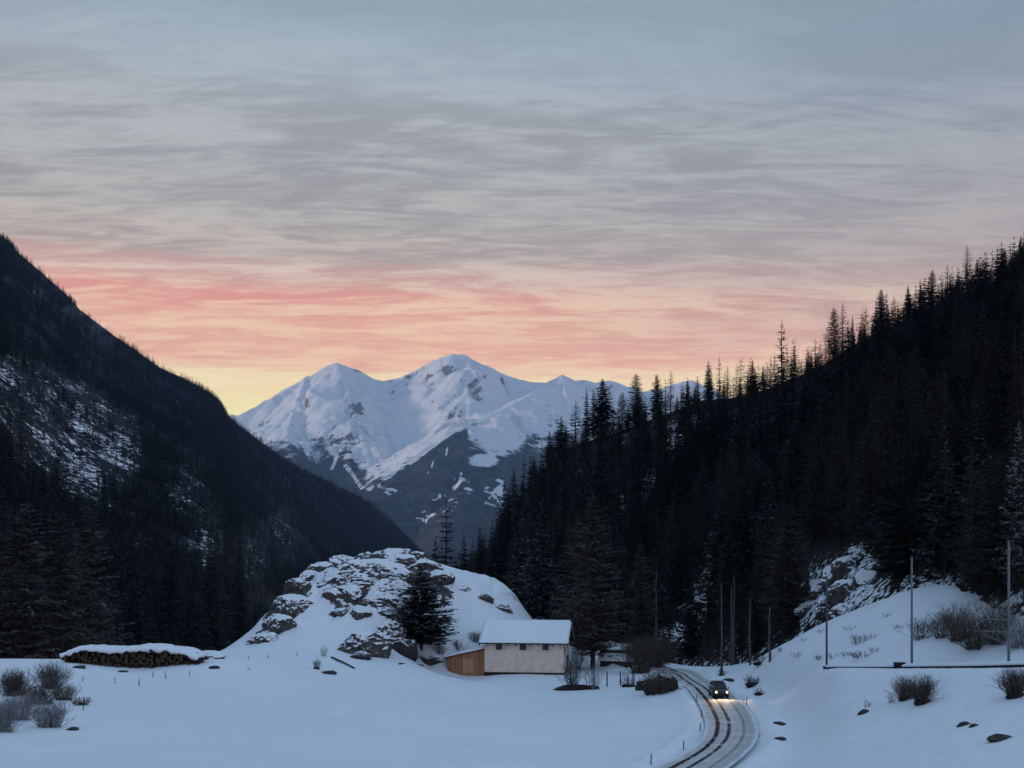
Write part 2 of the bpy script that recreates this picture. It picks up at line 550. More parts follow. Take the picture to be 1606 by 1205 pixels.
def hill(ridge, foot, nu, nv, prof, back_run, back_drop, amp, nscale, seed, ridge_amp=.15):
    r = np.array([p if isinstance(p, list) else W(*p) for p in ridge]); f_ = np.array([p if isinstance(p, list) else W(*p) for p in foot])
    t = np.linspace(0, 1, len(r)); tf = np.linspace(0, 1, len(f_))
    U = np.linspace(0, 1, nu)
    RC_ = np.stack([np.interp(U, t, r[:, i]) for i in range(3)], -1)
    FC_ = np.stack([np.interp(U, tf, f_[:, i]) for i in range(3)], -1)
    V = np.linspace(0, 1, nv)
    FC_[:, 2] = np.minimum(FC_[:, 2], gz(FC_[:, 0], FC_[:, 1]) - 1.5)
    P = FC_[:, None] * (1 - V)[None, :, None] + RC_[:, None] * V[None, :, None]
    P[..., 2] = FC_[:, None, 2] + (RC_[:, None, 2] - FC_[:, None, 2]) * V[None] ** prof
    nb = 14
    vb = np.linspace(0, 1, nb + 1)[1:]
    dirn = RC_ - FC_; dirn[:, 2] = 0; dirn /= np.linalg.norm(dirn, axis=1)[:, None]
    B = RC_[:, None] + dirn[:, None] * (back_run * vb)[None, :, None]
    B[..., 2] -= back_drop * vb[None] ** 1.3
    P = np.concatenate([P, B], 1)
    vv = np.concatenate([V, 1 + vb])
    w = np.where(vv < 1, 1 - (1 - ridge_amp) * sm((vv - .8) / .2), ridge_amp + (1 - ridge_amp) * sm((vv - 1) / .5))
    n = fbm(P[..., 0] / nscale, P[..., 1] / nscale, P[..., 2] / nscale + seed, 6)
    n2 = fbm(P[..., 0] / nscale * 2.2, P[..., 1] / nscale * 2.2, P[..., 2] / nscale * .6 + seed, 5, True)
    w = w * sm(vv / .07)
    P[..., 2] += amp * w[None] * (n * 1.4 + n2 * .7)
    return P, nv


def on_hill(P, nv, u, v):
    a = np.clip(u * (P.shape[0] - 1), 0, P.shape[0] - 1.001); c = np.clip(v * (nv - 1), 0, nv - 1.001)
    i, j = a.astype(int), c.astype(int); fu, fv = (a - i)[:, None], (c - j)[:, None]
    return (P[i, j] * (1 - fu) * (1 - fv) + P[i + 1, j] * fu * (1 - fv) + P[i, j + 1] * (1 - fu) * fv + P[i + 1, j + 1] * fu * fv)


def project(p):
    return CX + F * p[..., 0] / p[..., 1], HY - F * (p[..., 2] - EYE) / p[..., 1]


LR = [[-900, -900, 560], [-1000, -300, 600], [-1080, 300, 640], [-1180, 900, 680], (-420, 60, 1850), (-200, 215, 1900), (-60, 325, 1960), (0, 372, 2000), (14, 380, 2000), (26, 395, 2010), (65, 428, 2030), (108, 466, 2050), (125, 487, 2060), (180, 528, 2100), (215, 551, 2120), (250, 577, 2150), (285, 592, 2180), (312, 606, 2200),  # leading world points: unseen ridge extension, added to keep sun off the valley
      (332, 618, 2210), (347, 634, 2220), (357, 654, 2230), (372, 666, 2300), (405, 690, 2380), (440, 716, 2470), (475, 737, 2540), (510, 754, 2620), (545, 770, 2720), (575, 786, 2800), (605, 810, 2880), (635, 840, 2950), (655, 860, 2980), (672, 878, 3000), (720, 905, 3050)]
LF = [[-170, -900, 8], [-160, -300, 8], [-150, -60, 4], [-125, 60, 0], (-420, 1085, 125), (-200, 1075, 150), (0, 1062, 190), (100, 1068, 215), (200, 1072, 250), (290, 1080, 300), (350, 1085, 360), (400, 1070, 450), (440, 1030, 620), (490, 985, 900), (540, 955, 1300), (600, 935, 1900), (660, 920, 2500), (720, 915, 2900)]
LP, LNV = hill(LR, LF, 400, 240, 1.25, 900, 260, 26, 210, 3.1, .10)
lpx, lpy = project(LP)


def blob(px, py, cx, cy, rx, ry, a):
    r = np.sqrt(((px - cx) / rx) ** 2 + ((py - cy) / ry) ** 2)
    return a * sm(1.35 - r)


def left_open(P):
    """how open (rocky, snowy, treeless) the left mountainside is"""
    x, y = project(P)
    o = np.zeros(x.shape)
    for bb in ((20, 592, 70, 36, .9), (85, 628, 70, 44, 1), (135, 680, 60, 70, 1), (130, 745, 50, 50, 1), (190, 710, 40, 70, .8), (20, 660, 60, 60, .75), (70, 700, 60, 70, .75), (40, 960, 70, 55, .9), (150, 975, 40, 40, .7),
              (300, 770, 40, 90, .5), (330, 850, 40, 70, .62), (390, 880, 45, 60, .7), (440, 850, 50, 60, .5), (215, 880, 25, 70, .5), (410, 950, 40, 40, .6),
              (12, 445, 10, 14, .7), (60, 465, 26, 12, .5), (120, 490, 30, 13, .6), (160, 515, 28, 11, .6), (165, 535, 14, 10, .55)):
        o = np.maximum(o, blob(x, y, *bb))
    return o


lopen = left_open(LP)
LP[..., 2] += lopen * 5 * fbm(LP[..., 0] / 22, LP[..., 1] / 22, LP[..., 2] / 22, 4, True)
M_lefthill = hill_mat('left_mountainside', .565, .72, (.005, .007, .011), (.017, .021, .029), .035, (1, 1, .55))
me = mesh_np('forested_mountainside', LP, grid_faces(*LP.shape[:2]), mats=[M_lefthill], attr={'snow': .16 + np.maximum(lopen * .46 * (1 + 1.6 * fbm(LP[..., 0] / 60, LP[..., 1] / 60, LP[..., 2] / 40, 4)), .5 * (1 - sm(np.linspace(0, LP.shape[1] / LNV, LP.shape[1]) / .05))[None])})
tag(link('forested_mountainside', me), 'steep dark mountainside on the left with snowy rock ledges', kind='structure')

RRIDGE = [(690, 905, 520), (740, 880, 460), (775, 850, 420), (800, 805, 390), (830, 760, 375), (860, 728, 368), (900, 700, 365), (950, 684, 365), (1000, 668, 366), (1050, 648, 370), (1100, 630, 375), (1150, 625, 380), (1200, 612, 385), (1250, 592, 390), (1290, 574, 395),
          (1330, 545, 400), (1370, 525, 403), (1400, 510, 405), (1450, 486, 410), (1500, 466, 415), (1560, 445, 420), (1606, 420, 425), (1750, 340, 445), (1950, 250, 470)]
RFOOT = [(690, 960, 330), (730, 975, 290), (770, 990, 262), (800, 1000, 245), (830, 1008, 232), (870, 1014, 222), (910, 1016, 216), (960, 1022, 212), (1000, 1026, 207), (1040, 1036, 202), (1080, 1046, 195), (1120, 1046, 180), (1165, 1030, 170), (1210, 1004, 162), (1260, 975, 155),
         (1310, 952, 146), (1360, 940, 140), (1410, 932, 134), (1460, 932, 128), (1500, 952, 121), (1540, 978, 113), (1580, 1000, 104), (1620, 1012, 98), (1750, 1020, 90), (1950, 1024, 84)]
RP, RNV = hill(RRIDGE, RFOOT, 300, 200, 1.0, 320, 90, 5.5, 48, 8.3, .12)


def right_open(P):
    x, y = project(P)
    o = np.zeros(x.shape)
    for bb in ((1315, 920, 60, 56, 1), (1270, 965, 30, 40, 1), (1350, 885, 34, 30, 1), (1095, 950, 34, 40, .85), (1110, 900, 20, 60, .6), (1070, 1000, 50, 30, .7), (1000, 930, 18, 50, .6),
              (1165, 1010, 40, 30, .7), (1020, 765, 16, 26, .55), (975, 790, 8, 16, .6), (1060, 690, 14, 40, .6), (912, 740, 8, 14, .6), (1090, 660, 10, 14, .7), (1090, 810, 12, 10, .5), (1065, 780, 8, 8, .5), (1470, 985, 50, 26, .8), (1590, 985, 30, 30, .7)):
        o = np.maximum(o, blob(x, y, *bb))
    return o


ropen = right_open(RP)
RP[..., 2] += ropen * 1.6 * fbm(RP[..., 0] / 6, RP[..., 1] / 6, RP[..., 2] / 6, 4, True)
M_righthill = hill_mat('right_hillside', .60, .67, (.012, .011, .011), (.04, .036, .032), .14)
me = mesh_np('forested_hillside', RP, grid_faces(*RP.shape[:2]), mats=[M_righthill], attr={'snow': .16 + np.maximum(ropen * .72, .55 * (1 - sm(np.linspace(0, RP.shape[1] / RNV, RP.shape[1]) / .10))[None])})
tag(link('forested_hillside', me), 'wooded hillside on the right with snow patches and rock', kind='structure')

# ------------------------------------------------------------------ far mountains
RIDGES = [
    [(150, 790, 6900), (250, 725, 7200), (368, 655, 7500), (430, 622, 7700), (480, 594, 7900), (515, 573, 8000), (528, 569, 8000), (545, 575, 8050), (560, 580, 8100), (585, 594, 8200), (600, 598, 8250), (625, 593, 8250), (637, 588, 8250), (660, 577, 8200), (690, 561, 8150), (712, 555, 8100), (728, 556, 8100),
     (745, 566, 8100), (770, 579, 8150), (800, 591, 8150), (835, 600, 8100), (858, 600, 8000), (870, 596, 8000), (882, 588, 8000), (897, 598, 8050), (915, 596, 8100), (935, 601, 8150), (955, 597, 8150), (970, 601, 8150), (1000, 615, 8200), (1030, 612, 8200), (1055, 602, 8200), (1085, 596, 8200), (1105, 606, 8200), (1200, 650, 8200), (1400, 720, 8000)],
    [(528, 569, 8000), (536, 590, 7800), (548, 622, 7500), (560, 660, 7150), (572, 705, 6750), (590, 770, 6200), (610, 830, 5600)],
    [(480, 594, 7900), (462, 640, 7400), (450, 690, 6900), (470, 740, 6300), (500, 800, 5600)],
    [(560, 580, 8100), (585, 625, 7700), (610, 675, 7250), (630, 725, 6800)],
    [(728, 556, 8100), (737, 585, 7850), (733, 620, 7500), (716, 660, 7150), (690, 695, 6850)],
    [(690, 561, 8150), (672, 600, 7900), (655, 640, 7600)],
    [(800, 591, 8150), (790, 615, 7900), (770, 640, 7600)],
    # the nearer spur, crest running down to the left
    [(858, 602, 7900), (830, 620, 7500), (800, 636, 7150), (765, 654, 6800), (730, 671, 6450), (700, 689, 6150), (665, 715, 5900), (635, 740, 5700), (605, 762, 5500), (585, 778, 5400), (560, 805, 5250), (520, 850, 5100)],
    [(730, 671, 6450), (728, 720, 6000), (720, 780, 5400), (700, 850, 4700)],
    [(800, 636, 7150), (812, 690, 6600), (800, 750, 6000), (780, 830, 5200)],
    [(882, 588, 8000), (890, 640, 7500), (885, 700, 6900), (870, 780, 6000)],
    [(970, 601, 8150), (960, 650, 7600), (950, 700, 7000)],
]
mx = np.linspace(-3300, 3000, 420); my = np.concatenate([np.linspace(3700, 8500, 330), np.linspace(8520, 9200, 40)])
MX, MY = np.meshgrid(mx, my, indexing='ij')
wx = MX + 95 * fbm(MX / 420, MY / 420, 2.2, 4); wy = MY + 95 * fbm(MX / 420, MY / 420, 7.9, 4)
best = np.full(MX.shape, -1e9); sbest = np.zeros(MX.shape); dbest = np.zeros(MX.shape)
for ri, rd_ in enumerate(RIDGES):
    pts = np.array([W(*p) for p in rd_])
    k = .92 if ri == 0 else (.58 if ri == 7 else .74)
    s0 = ri * 3137.
    for a, c in zip(pts[:-1], pts[1:]):
        ab = c[:2] - a[:2]; L2 = ab @ ab
        # the crest line itself stays where it is; the flanks are warped
        for q, (xx, yy) in enumerate(((MX, MY), (wx, wy))):
            t = np.clip(((xx - a[0]) * ab[0] + (yy - a[1]) * ab[1]) / L2, 0, 1)
            dd = np.hypot(xx - a[0] - t * ab[0], yy - a[1] - t * ab[1])
            h = a[2] + t * (c[2] - a[2]) - k * dd
            if q == 1: h = h - 12
            m_ = h > best
            best = np.where(m_, h, best); sbest = np.where(m_, s0 + t * math.sqrt(L2), sbest); dbest = np.where(m_, dd, dbest)
        s0 += math.sqrt(L2)
base_z = -60.
bowl = 1130 + 90 * fbm(MX / 800, MY / 800, 4.4, 3) - .52 * (8050 - MY) - 2.6e-4 * np.maximum(0, np.abs(MX + 700) - 600) ** 2 * .4
bowl = np.where(MY > 8050, 1130 - 1.2 * (MY - 8050), bowl)
best = np.maximum(best, bowl)
best = np.maximum(best, base_z)
crest = np.full(MX.shape, 1e9)
for ri in (0, 7):
    pts = np.array([W(*p) for p in RIDGES[ri]])
    for a, c in zip(pts[:-1], pts[1:]):
        ab = c[:2] - a[:2]
        t = np.clip(((MX - a[0]) * ab[0] + (MY - a[1]) * ab[1]) / (ab @ ab), 0, 1)
        crest = np.minimum(crest, np.hypot(MX - a[0] - t * ab[0], MY - a[1] - t * ab[1]))
ramp_ = sm(crest / 260) * sm((best - base_z) / 120)
MZ = best + ramp_ * (90 * fbm(MX / 420, MY / 420, 5.5, 6, True) + 40 * fbm(MX / 600, MY / 600, .5, 3)) + 22 * fbm(MX / 60, MY / 60, 3.5, 3, True) * sm(crest / 20 + .3)
gul = fbm(sbest / 150 + .6 * fbm(MX / 300, MY / 300, 1.5, 3), dbest / 1600, 3.3, 4, True)
MZ = MZ + (105 * gul + 34 * fbm(sbest / 48, dbest / 500, 8.3, 3, True)) * sm(dbest / 170) * sm((best - base_z) / 150) * (.55 + .9 * sm((fbm(MX / 700, MY / 700, 6.1, 2) + .2) / .4))
mpx, mpy = project(np.stack([MX, MY, MZ], -1))
clear = np.maximum.reduce([blob(mpx, mpy, 757, 723, 26, 12, .62), blob(mpx, mpy, 785, 690, 36, 28, .5), blob(mpx, mpy, 520, 660, 120, 20, .1)])
def chute(pl, w):
    o = np.zeros(mpx.shape)
    for a, c in zip(pl[:-1], pl[1:]):
        a = np.array(a, float); c = np.array(c, float); ab = c - a
        t = np.clip(((mpx - a[0]) * ab[0] + (mpy - a[1]) * ab[1]) / (ab @ ab), 0, 1)
        o = np.maximum(o, sm(1.5 - np.hypot(mpx - a[0] - t * ab[0], mpy - a[1] - t * ab[1]) / (w * .8)))
    return o


# avalanche chutes and clearings that stay white among the trees
chutes = np.maximum.reduce([chute(*q) for q in (([(540, 730), (552, 742), (567, 766)], 2.2), ([(582, 712), (586, 728), (593, 750)], 2.4), ([(634, 718), (628, 728), (613, 743)], 2.4), ([(705, 696), (699, 714)], 2), ([(681, 722), (676, 735), (668, 745)], 2), ([(597, 764), (606, 768), (614, 776)], 3),
                                                ([(476, 690), (482, 712)], 2.4), ([(512, 700), (528, 716), (520, 735)], 2.), ([(627, 760), (628, 772)], 2), ([(788, 758), (776, 770), (762, 790), (786, 796)], 3), ([(560, 690), (556, 715)], 2.2))])
speck = fbm(MX / 55, MY / 55, MZ / 55, 4) + .1
speck2 = fbm(MX / 38, MY / 60, MZ / 38 + 3.3, 4) + .06
chutes = np.maximum(chutes, 1.5 * np.maximum.reduce([blob(mpx, mpy, 722, 757, 26, 24, 1), blob(mpx, mpy, 700, 788, 34, 24, 1), blob(mpx, mpy, 672, 815, 30, 20, 1), blob(mpx, mpy, 778, 772, 22, 30, 1), blob(mpx, mpy, 610, 770, 20, 10, .8)]) * sm(speck2 / .22))
dark = np.maximum.reduce([blob(mpx, mpy, 670, 760, 70, 60, .6), blob(mpx, mpy, 715, 700, 22, 24, .3)])

M_mtn, nt, b = new_mat('snow_mountain', .8, .1)
at = N(nt, 'ShaderNodeAttribute', attribute_name='open')
z = posz_n(nt)
nz = nz_n(nt)
nD = noise_n(nt, .034, 5, .7, None, (1, 1, .4)); nA = noise_n(nt, .0045, 7, .62); nB = noise_n(nt, .016, 6, .68); nC = noise_n(nt, .009, 8, .7, None, (1, 1, .3))
tl = math_n(nt, 'ADD', z, math_n(nt, 'MULTIPLY', math_n(nt, 'SUBTRACT', nA, .5), 520))
tl = math_n(nt, 'ADD', tl, math_n(nt, 'MULTIPLY', math_n(nt, 'SUBTRACT', nB, .5), 640))
tl = math_n(nt, 'ADD', tl, math_n(nt, 'MULTIPLY', at.outputs['Fac'], 620))
snowf = ramp01(nt, tl, 740, 880)
forest = mixc(nt, ramp01(nt, nB, .35, .65), (.014, .017, .022), (.045, .05, .06))
steep = math_n(nt, 'ADD', math_n(nt, 'SUBTRACT', 1., nz), math_n(nt, 'MULTIPLY', math_n(nt, 'SUBTRACT', nC, .5), .7))
steep = math_n(nt, 'ADD', steep, math_n(nt, 'MULTIPLY', math_n(nt, 'SUBTRACT', nD, .45), 1.0))
cr_ = N(nt, 'ShaderNodeAttribute', attribute_name='crag')
steep = math_n(nt, 'ADD', steep, math_n(nt, 'MULTIPLY', cr_.outputs['Fac'], .2))
rockf = math_n(nt, 'MULTIPLY', ramp01(nt, steep, .44, .56), .85)
snowy = mixc(nt, rockf, (.55, .58, .62), (.055, .056, .062))
nt.links.new(mixc(nt, snowf, forest, snowy), b.inputs['Base Color'])
bump_n(nt, b, nB, .5, 14)
yl = np.interp(mpx, [500, 560, 590, 640, 700, 730, 765, 800, 855], [830, 792, 769, 738, 690, 671.5, 654, 636, 603])
behind = sm((yl - mpy - 1) / 5) * sm((mpx - 505) / 80) * sm((760 - mpx) / 25)
spurf = sm((mpy - yl - 1) / 4) * sm((mpx - 560) / 30) * sm((735 - mpx) / 12)
clear = np.maximum(clear, behind * (.42 + 1.2 * speck) * sm((mpx - 530) / 70)); dark = np.maximum(dark * (1 - behind), spurf * .8)
me = mesh_np('snow_mountain', np.stack([MX, MY, MZ], -1), grid_faces(len(mx), len(my)), mats=[M_mtn], attr={'crag': np.maximum.reduce([blob(mpx, mpy, *q, 1) for q in ((637, 590, 12, 5), (612, 597, 10, 4), (662, 578, 14, 6), (692, 565, 12, 6), (745, 574, 9, 7), (757, 590, 8, 8), (560, 581, 8, 4), (700, 580, 14, 10), (870, 596, 9, 4), (910, 600, 20, 6), (955, 600, 8, 6), (560, 640, 18, 34), (548, 690, 50, 18), (745, 610, 14, 20), (715, 655, 14, 20), (840, 700, 14, 26), (860, 640, 10, 16), (870, 660, 14, 24))]), 'open': clear * (1 + 0 * chutes) - dark * (1 - chutes) + .75 * chutes})
tag(link('snow_mountain', me), 'far snow-covered mountain range with twin peaks and a wooded spur', kind='structure')

# ------------------------------------------------------------------ trees


def rhombi(P, D, Nn, L, Wd):
    """leaf-shaped quads: start P, direction D, side Nn, length L, width Wd"""
    L = L[:, None]; Wd = Wd[:, None]
    V = np.stack([P, P + D * L * .45 + Nn * Wd * .5, P + D * L, P + D * L * .45 - Nn * Wd * .5], 1)
    return V.reshape(-1, 3)


def unit(a):
    return a / (np.linalg.norm(a, axis=-1, keepdims=True) + 1e-9)


def conifer(seed, H=18., Rm=2.6, whorls=38, per=6, pos=6, width=.34, droop=.35, taper=.85, bare=.06, gap=0., side=.5, up_tip=.1, low=.06, crownpow=.85, hang=.3):
    r = np.random.default_rng(seed)
    z0 = []; az = []; Ls = []; dr = []
    for i in range(whorls):
        t = low + (1 - low) * (i + r.uniform(-.3, .3)) / whorls
        t = min(max(t, low), .985)
        n = max(3, int(round(per * (1 - .35 * t))))
        a0 = r.uniform(0, 6.28)
        lay = r.uniform(.78, 1.12)
        for k in range(n):
            if r.uniform() < bare + gap * (r.uniform() < .5): continue
            z0.append(t * H + r.uniform(-.15, .15)); az.append(a0 + 6.283 * k / n + r.uniform(-.3, .3))
            prof = (1 - t) ** crownpow * min(1, .55 + (t - low) * 3.2)
            Ls.append(max(.16, Rm * prof * lay * r.uniform(.62, 1.12)))
            dr.append(droop * (1.15 - 1.5 * t) + r.uniform(-.12, .12))
    z0, az, Ls, dr = map(np.array, (z0, az, Ls, dr))
    nb = len(z0)
    dirs = np.stack([np.cos(az), np.sin(az), np.zeros(nb)], -1)
    sd = np.stack([-np.sin(az), np.cos(az), np.zeros(nb)], -1)

    def axis(s):
        p = dirs * (Ls * s)[:, None]
        p[:, 2] += z0 - dr * Ls * s + (dr * .45 + up_tip) * Ls * s * s
        return p
    VV = []
    ss = np.linspace(.0, .86, 4)
    for s in ss:   # foliage along the branch itself
        P = axis(s); Q = axis(min(1., s + .36))
        d = unit(Q - P); tilt = r.uniform(-.5, .5, nb)
        nn = unit(sd + np.array([0, 0, 1]) * tilt[:, None])
        VV.append(rhombi(P, d, nn, np.linalg.norm(Q - P, axis=1) * 1.1, width * (1.1 - .5 * s) * r.uniform(.7, 1.2, nb)))
    for s in np.linspace(.14, .95, pos):
        for sg in (-1, 1):
            P = axis(np.clip(s + r.uniform(-.05, .05), 0, 1))
            d = unit(dirs * r.uniform(.45, .9, nb)[:, None] + sd * sg * r.uniform(.6, 1, nb)[:, None] + np.array([0, 0, -1]) * r.uniform(-.05, hang * 2, nb)[:, None])
            l = np.maximum(.14, Ls * side * (1.05 - .7 * s) * r.uniform(.55, 1.1, nb))
            nn = unit(np.cross(d, np.array([0, 0, 1])) + np.array([0, 0, 1]) * r.uniform(-.7, .7, nb)[:, None])
            VV.append(rhombi(P, d, nn, l, np.minimum(width, l * .6) * r.uniform(.7, 1.2, nb)))
    # the leader
    for q in range(5):
        P = np.array([[0, 0, H * (.955 + .008 * q)]])
        d = unit(np.array([[math.cos(q * 2.4) * .12, math.sin(q * 2.4) * .12, 1.]]))
        VV.append(rhombi(P, d, unit(np.cross(d, [[.3, 1, .2]])), np.array([H * .03]), np.array([min(width, .3) * .28])))
    V = np.vstack(VV)
    Q = np.arange(len(V)).reshape(-1, 4)
    mb = MB()
    lean = [(r.normal(0, .05), r.normal(0, .05)) for _ in range(5)]
    mb.tube([(lean[i][0] * i * .4, lean[i][1] * i * .4, H * .985 * i / 4 - (.6 if i == 0 else 0)) for i in range(5)], [H * .0125 * (1 - .95 * i / 4) + .015 for i in range(5)], 7)
    return V, Q, mb


class Proto:
    def __init__(s, name, H, crown_mat, trunk_mat, **kw):
        s.name, s.H = name, H
        V, Q, mb = conifer(H=H, **kw)
        s.V, s.Q = V, Q
        s.crown = mesh_np('crown', V, Q, mats=[crown_mat], smooth=False)
        s.trunk = mb.me('trunk', trunk_mat, True)


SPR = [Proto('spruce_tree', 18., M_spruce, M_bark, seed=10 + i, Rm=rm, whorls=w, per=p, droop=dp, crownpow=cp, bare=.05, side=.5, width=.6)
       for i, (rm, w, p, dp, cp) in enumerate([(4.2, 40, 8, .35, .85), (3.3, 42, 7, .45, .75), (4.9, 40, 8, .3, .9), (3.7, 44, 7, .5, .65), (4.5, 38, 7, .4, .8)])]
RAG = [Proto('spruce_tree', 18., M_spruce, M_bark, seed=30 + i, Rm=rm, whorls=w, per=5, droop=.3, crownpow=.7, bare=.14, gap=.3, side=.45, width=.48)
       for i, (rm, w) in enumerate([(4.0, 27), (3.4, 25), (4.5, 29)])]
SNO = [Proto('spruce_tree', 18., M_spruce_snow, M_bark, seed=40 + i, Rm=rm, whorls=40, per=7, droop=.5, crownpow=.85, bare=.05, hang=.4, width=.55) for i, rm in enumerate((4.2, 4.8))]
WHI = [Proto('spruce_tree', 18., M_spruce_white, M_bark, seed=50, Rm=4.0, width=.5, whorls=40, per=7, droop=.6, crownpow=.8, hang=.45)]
LAR = [Proto('larch_tree', 18., M_larch, M_bark, seed=60 + i, Rm=rm, whorls=w, per=6, pos=7, width=.15, droop=dp, crownpow=.62, bare=.12, gap=.2, side=.42, low=.12, hang=.35)
       for i, (rm, w, dp) in enumerate([(3.8, 34, .1), (4.4, 36, .2), (3.2, 38, .05), (4.1, 32, .15), (4.7, 38, .2)])]
LARD = [Proto('larch_tree', 18., M_larch, M_bark, seed=80 + i, Rm=rm, whorls=46, per=8, pos=8, width=.2, droop=.15, crownpow=.55, bare=.05, side=.45, low=.1) for i, rm in enumerate((4.4, 3.8, 4.8))]
M_larch_near = foliage('brown_larch_twigs', (.058, .048, .039), (.095, .078, .062), .05, .62)
LARH = [Proto('larch_tree', 18., M_larch_near, M_bark, seed=84 + i, Rm=rm, whorls=46, per=8, pos=8, width=.2, droop=.15, crownpow=.55, bare=.05, side=.45, low=.1) for i, rm in enumerate((4.4, 3.8, 4.8))]
FIR = Proto('fir_tree', 12.6, M_spruce_snow, M_bark, seed=91, Rm=6.2, whorls=40, per=11, pos=8, width=.5, droop=.14, crownpow=.74, bare=.04, gap=.06, side=.4, low=.09, hang=.2, up_tip=.12)
FIR_trunk = FIR.trunk

NT = [0, 0]


def plant(pr, p, H, wf=1., rz=None, label=None, group=None):
    s = H / pr.H
    larch = pr.name == 'larch_tree'
    o = thing(pr.name, p, label, 'tree', group, random.uniform(0, 6.28) if rz is None else rz)
    o.scale = (s * wf, s * wf, s)
    link('trunk', pr.trunk, o); link('crown', pr.crown, o)
    NT[larch] += 1
    return o


def ridge_uv(px):
    """u on the right hill whose ridge projects to px"""
    x, _ = project(RP[:, RNV - 1])
    return float(np.interp(px, x, np.linspace(0, 1, len(x))))


ORD = 'first second third fourth fifth sixth seventh eighth ninth tenth eleventh twelfth thirteenth fourteenth fifteenth sixteenth seventeenth eighteenth nineteenth twentieth'.split() + ['twenty-' + t for t in 'first second third fourth fifth sixth seventh eighth ninth'.split()]
# skyline of the right hill: (px of the tip, py of the tip, set of prototypes, width factor)
SKY = [(806, 735, 'S', .8), (822, 713, 'R', .8), (838, 716, 'S', .8), (862, 678, 'S', .9), (880, 654, 'S', 1.1), (903, 629, 'R', .9), (920, 611, 'S', .55), (931, 613, 'L', .5), (945, 597, 'S', 1.25), (976, 617, 'L', .8), (985, 640, 'S', .9),
       (998, 588, 'L', .8), (1001, 612, 'S', .9), (1030, 589, 'S', 1.0), (1052, 584, 'L', .7), (1062, 622, 'S', .7), (1079, 597, 'S', .9), (1090, 606, 'S', .8), (1111, 568, 'S', .65), (1128, 560, 'R', .6), (1141, 575, 'L', .7), (1160, 608, 'S', .7), (1180, 566, 'S', .8), (1197, 576, 'S', .6),
       (1208, 582, 'L', .6), (1226, 504, 'R', .78), (1246, 545, 'S', .6), (1266, 560, 'S', .7), (1286, 538, 'N', .35), (1308, 484, 'L', .7), (1322, 476, 'L', .7), (1337, 496, 'S', .5), (1350, 520, 'S', .9), (1382, 455, 'L', .75), (1402, 465, 'L', .6), (1424, 449, 'S', .8), (1444, 448, 'S', .7),
       (1462, 425, 'L', .8), (1486, 417, 'L', .8), (1500, 440, 'S', .9), (1517, 387, 'L', .75), (1533, 408, 'L', .6), (1555, 416, 'L', .7), (1575, 390, 'L', .8), (1588, 395, 'S', .7), (1601, 372, 'S', .8)]
KI = [i for i, s in enumerate(SKY) if s[0] == 1226][0]
SETS = {'S': SPR, 'R': RAG, 'L': LAR, 'N': RAG}
sky_u = []
for i, (px, py, kd, wf) in enumerate(SKY):
    u = ridge_uv(px); sky_u.append(u)
    v = .985
    p = on_hill(RP, RNV, np.array([u]), np.array([v]))[0]
    p[0] = (px - CX) / F * p[1]
    H = max(6., (EYE - (py - HY) / F * p[1]) - p[2] + .4)
    pr = SETS[kd][i % len(SETS[kd])]
    if kd == 'L' and i % 2: pr = LARD[i % 3]
    look = {'S': 'dark dense spruce', 'R': 'ragged spruce with gaps in its crown', 'L': 'thin bare larch', 'N': 'thin stunted snag of a spruce'}[kd]
    if i == KI:
        lb = 'tall ragged spruce standing highest on the skyline beside the pale gap'
    elif i == KI + 3:
        lb = 'thin stunted snag of a spruce alone in the bare gap on the skyline'
    else:
        n = abs(i - KI)
        lb = f"{look}, {ORD[n - 1]} skyline tree {'left' if i < KI else 'right'} of the tallest ragged one"
    p[2] -= .4
    plant(pr, p, H + .4, wf * (1.3 if kd == 'N' else 1.55), label=lb, group='trees along the right skyline')

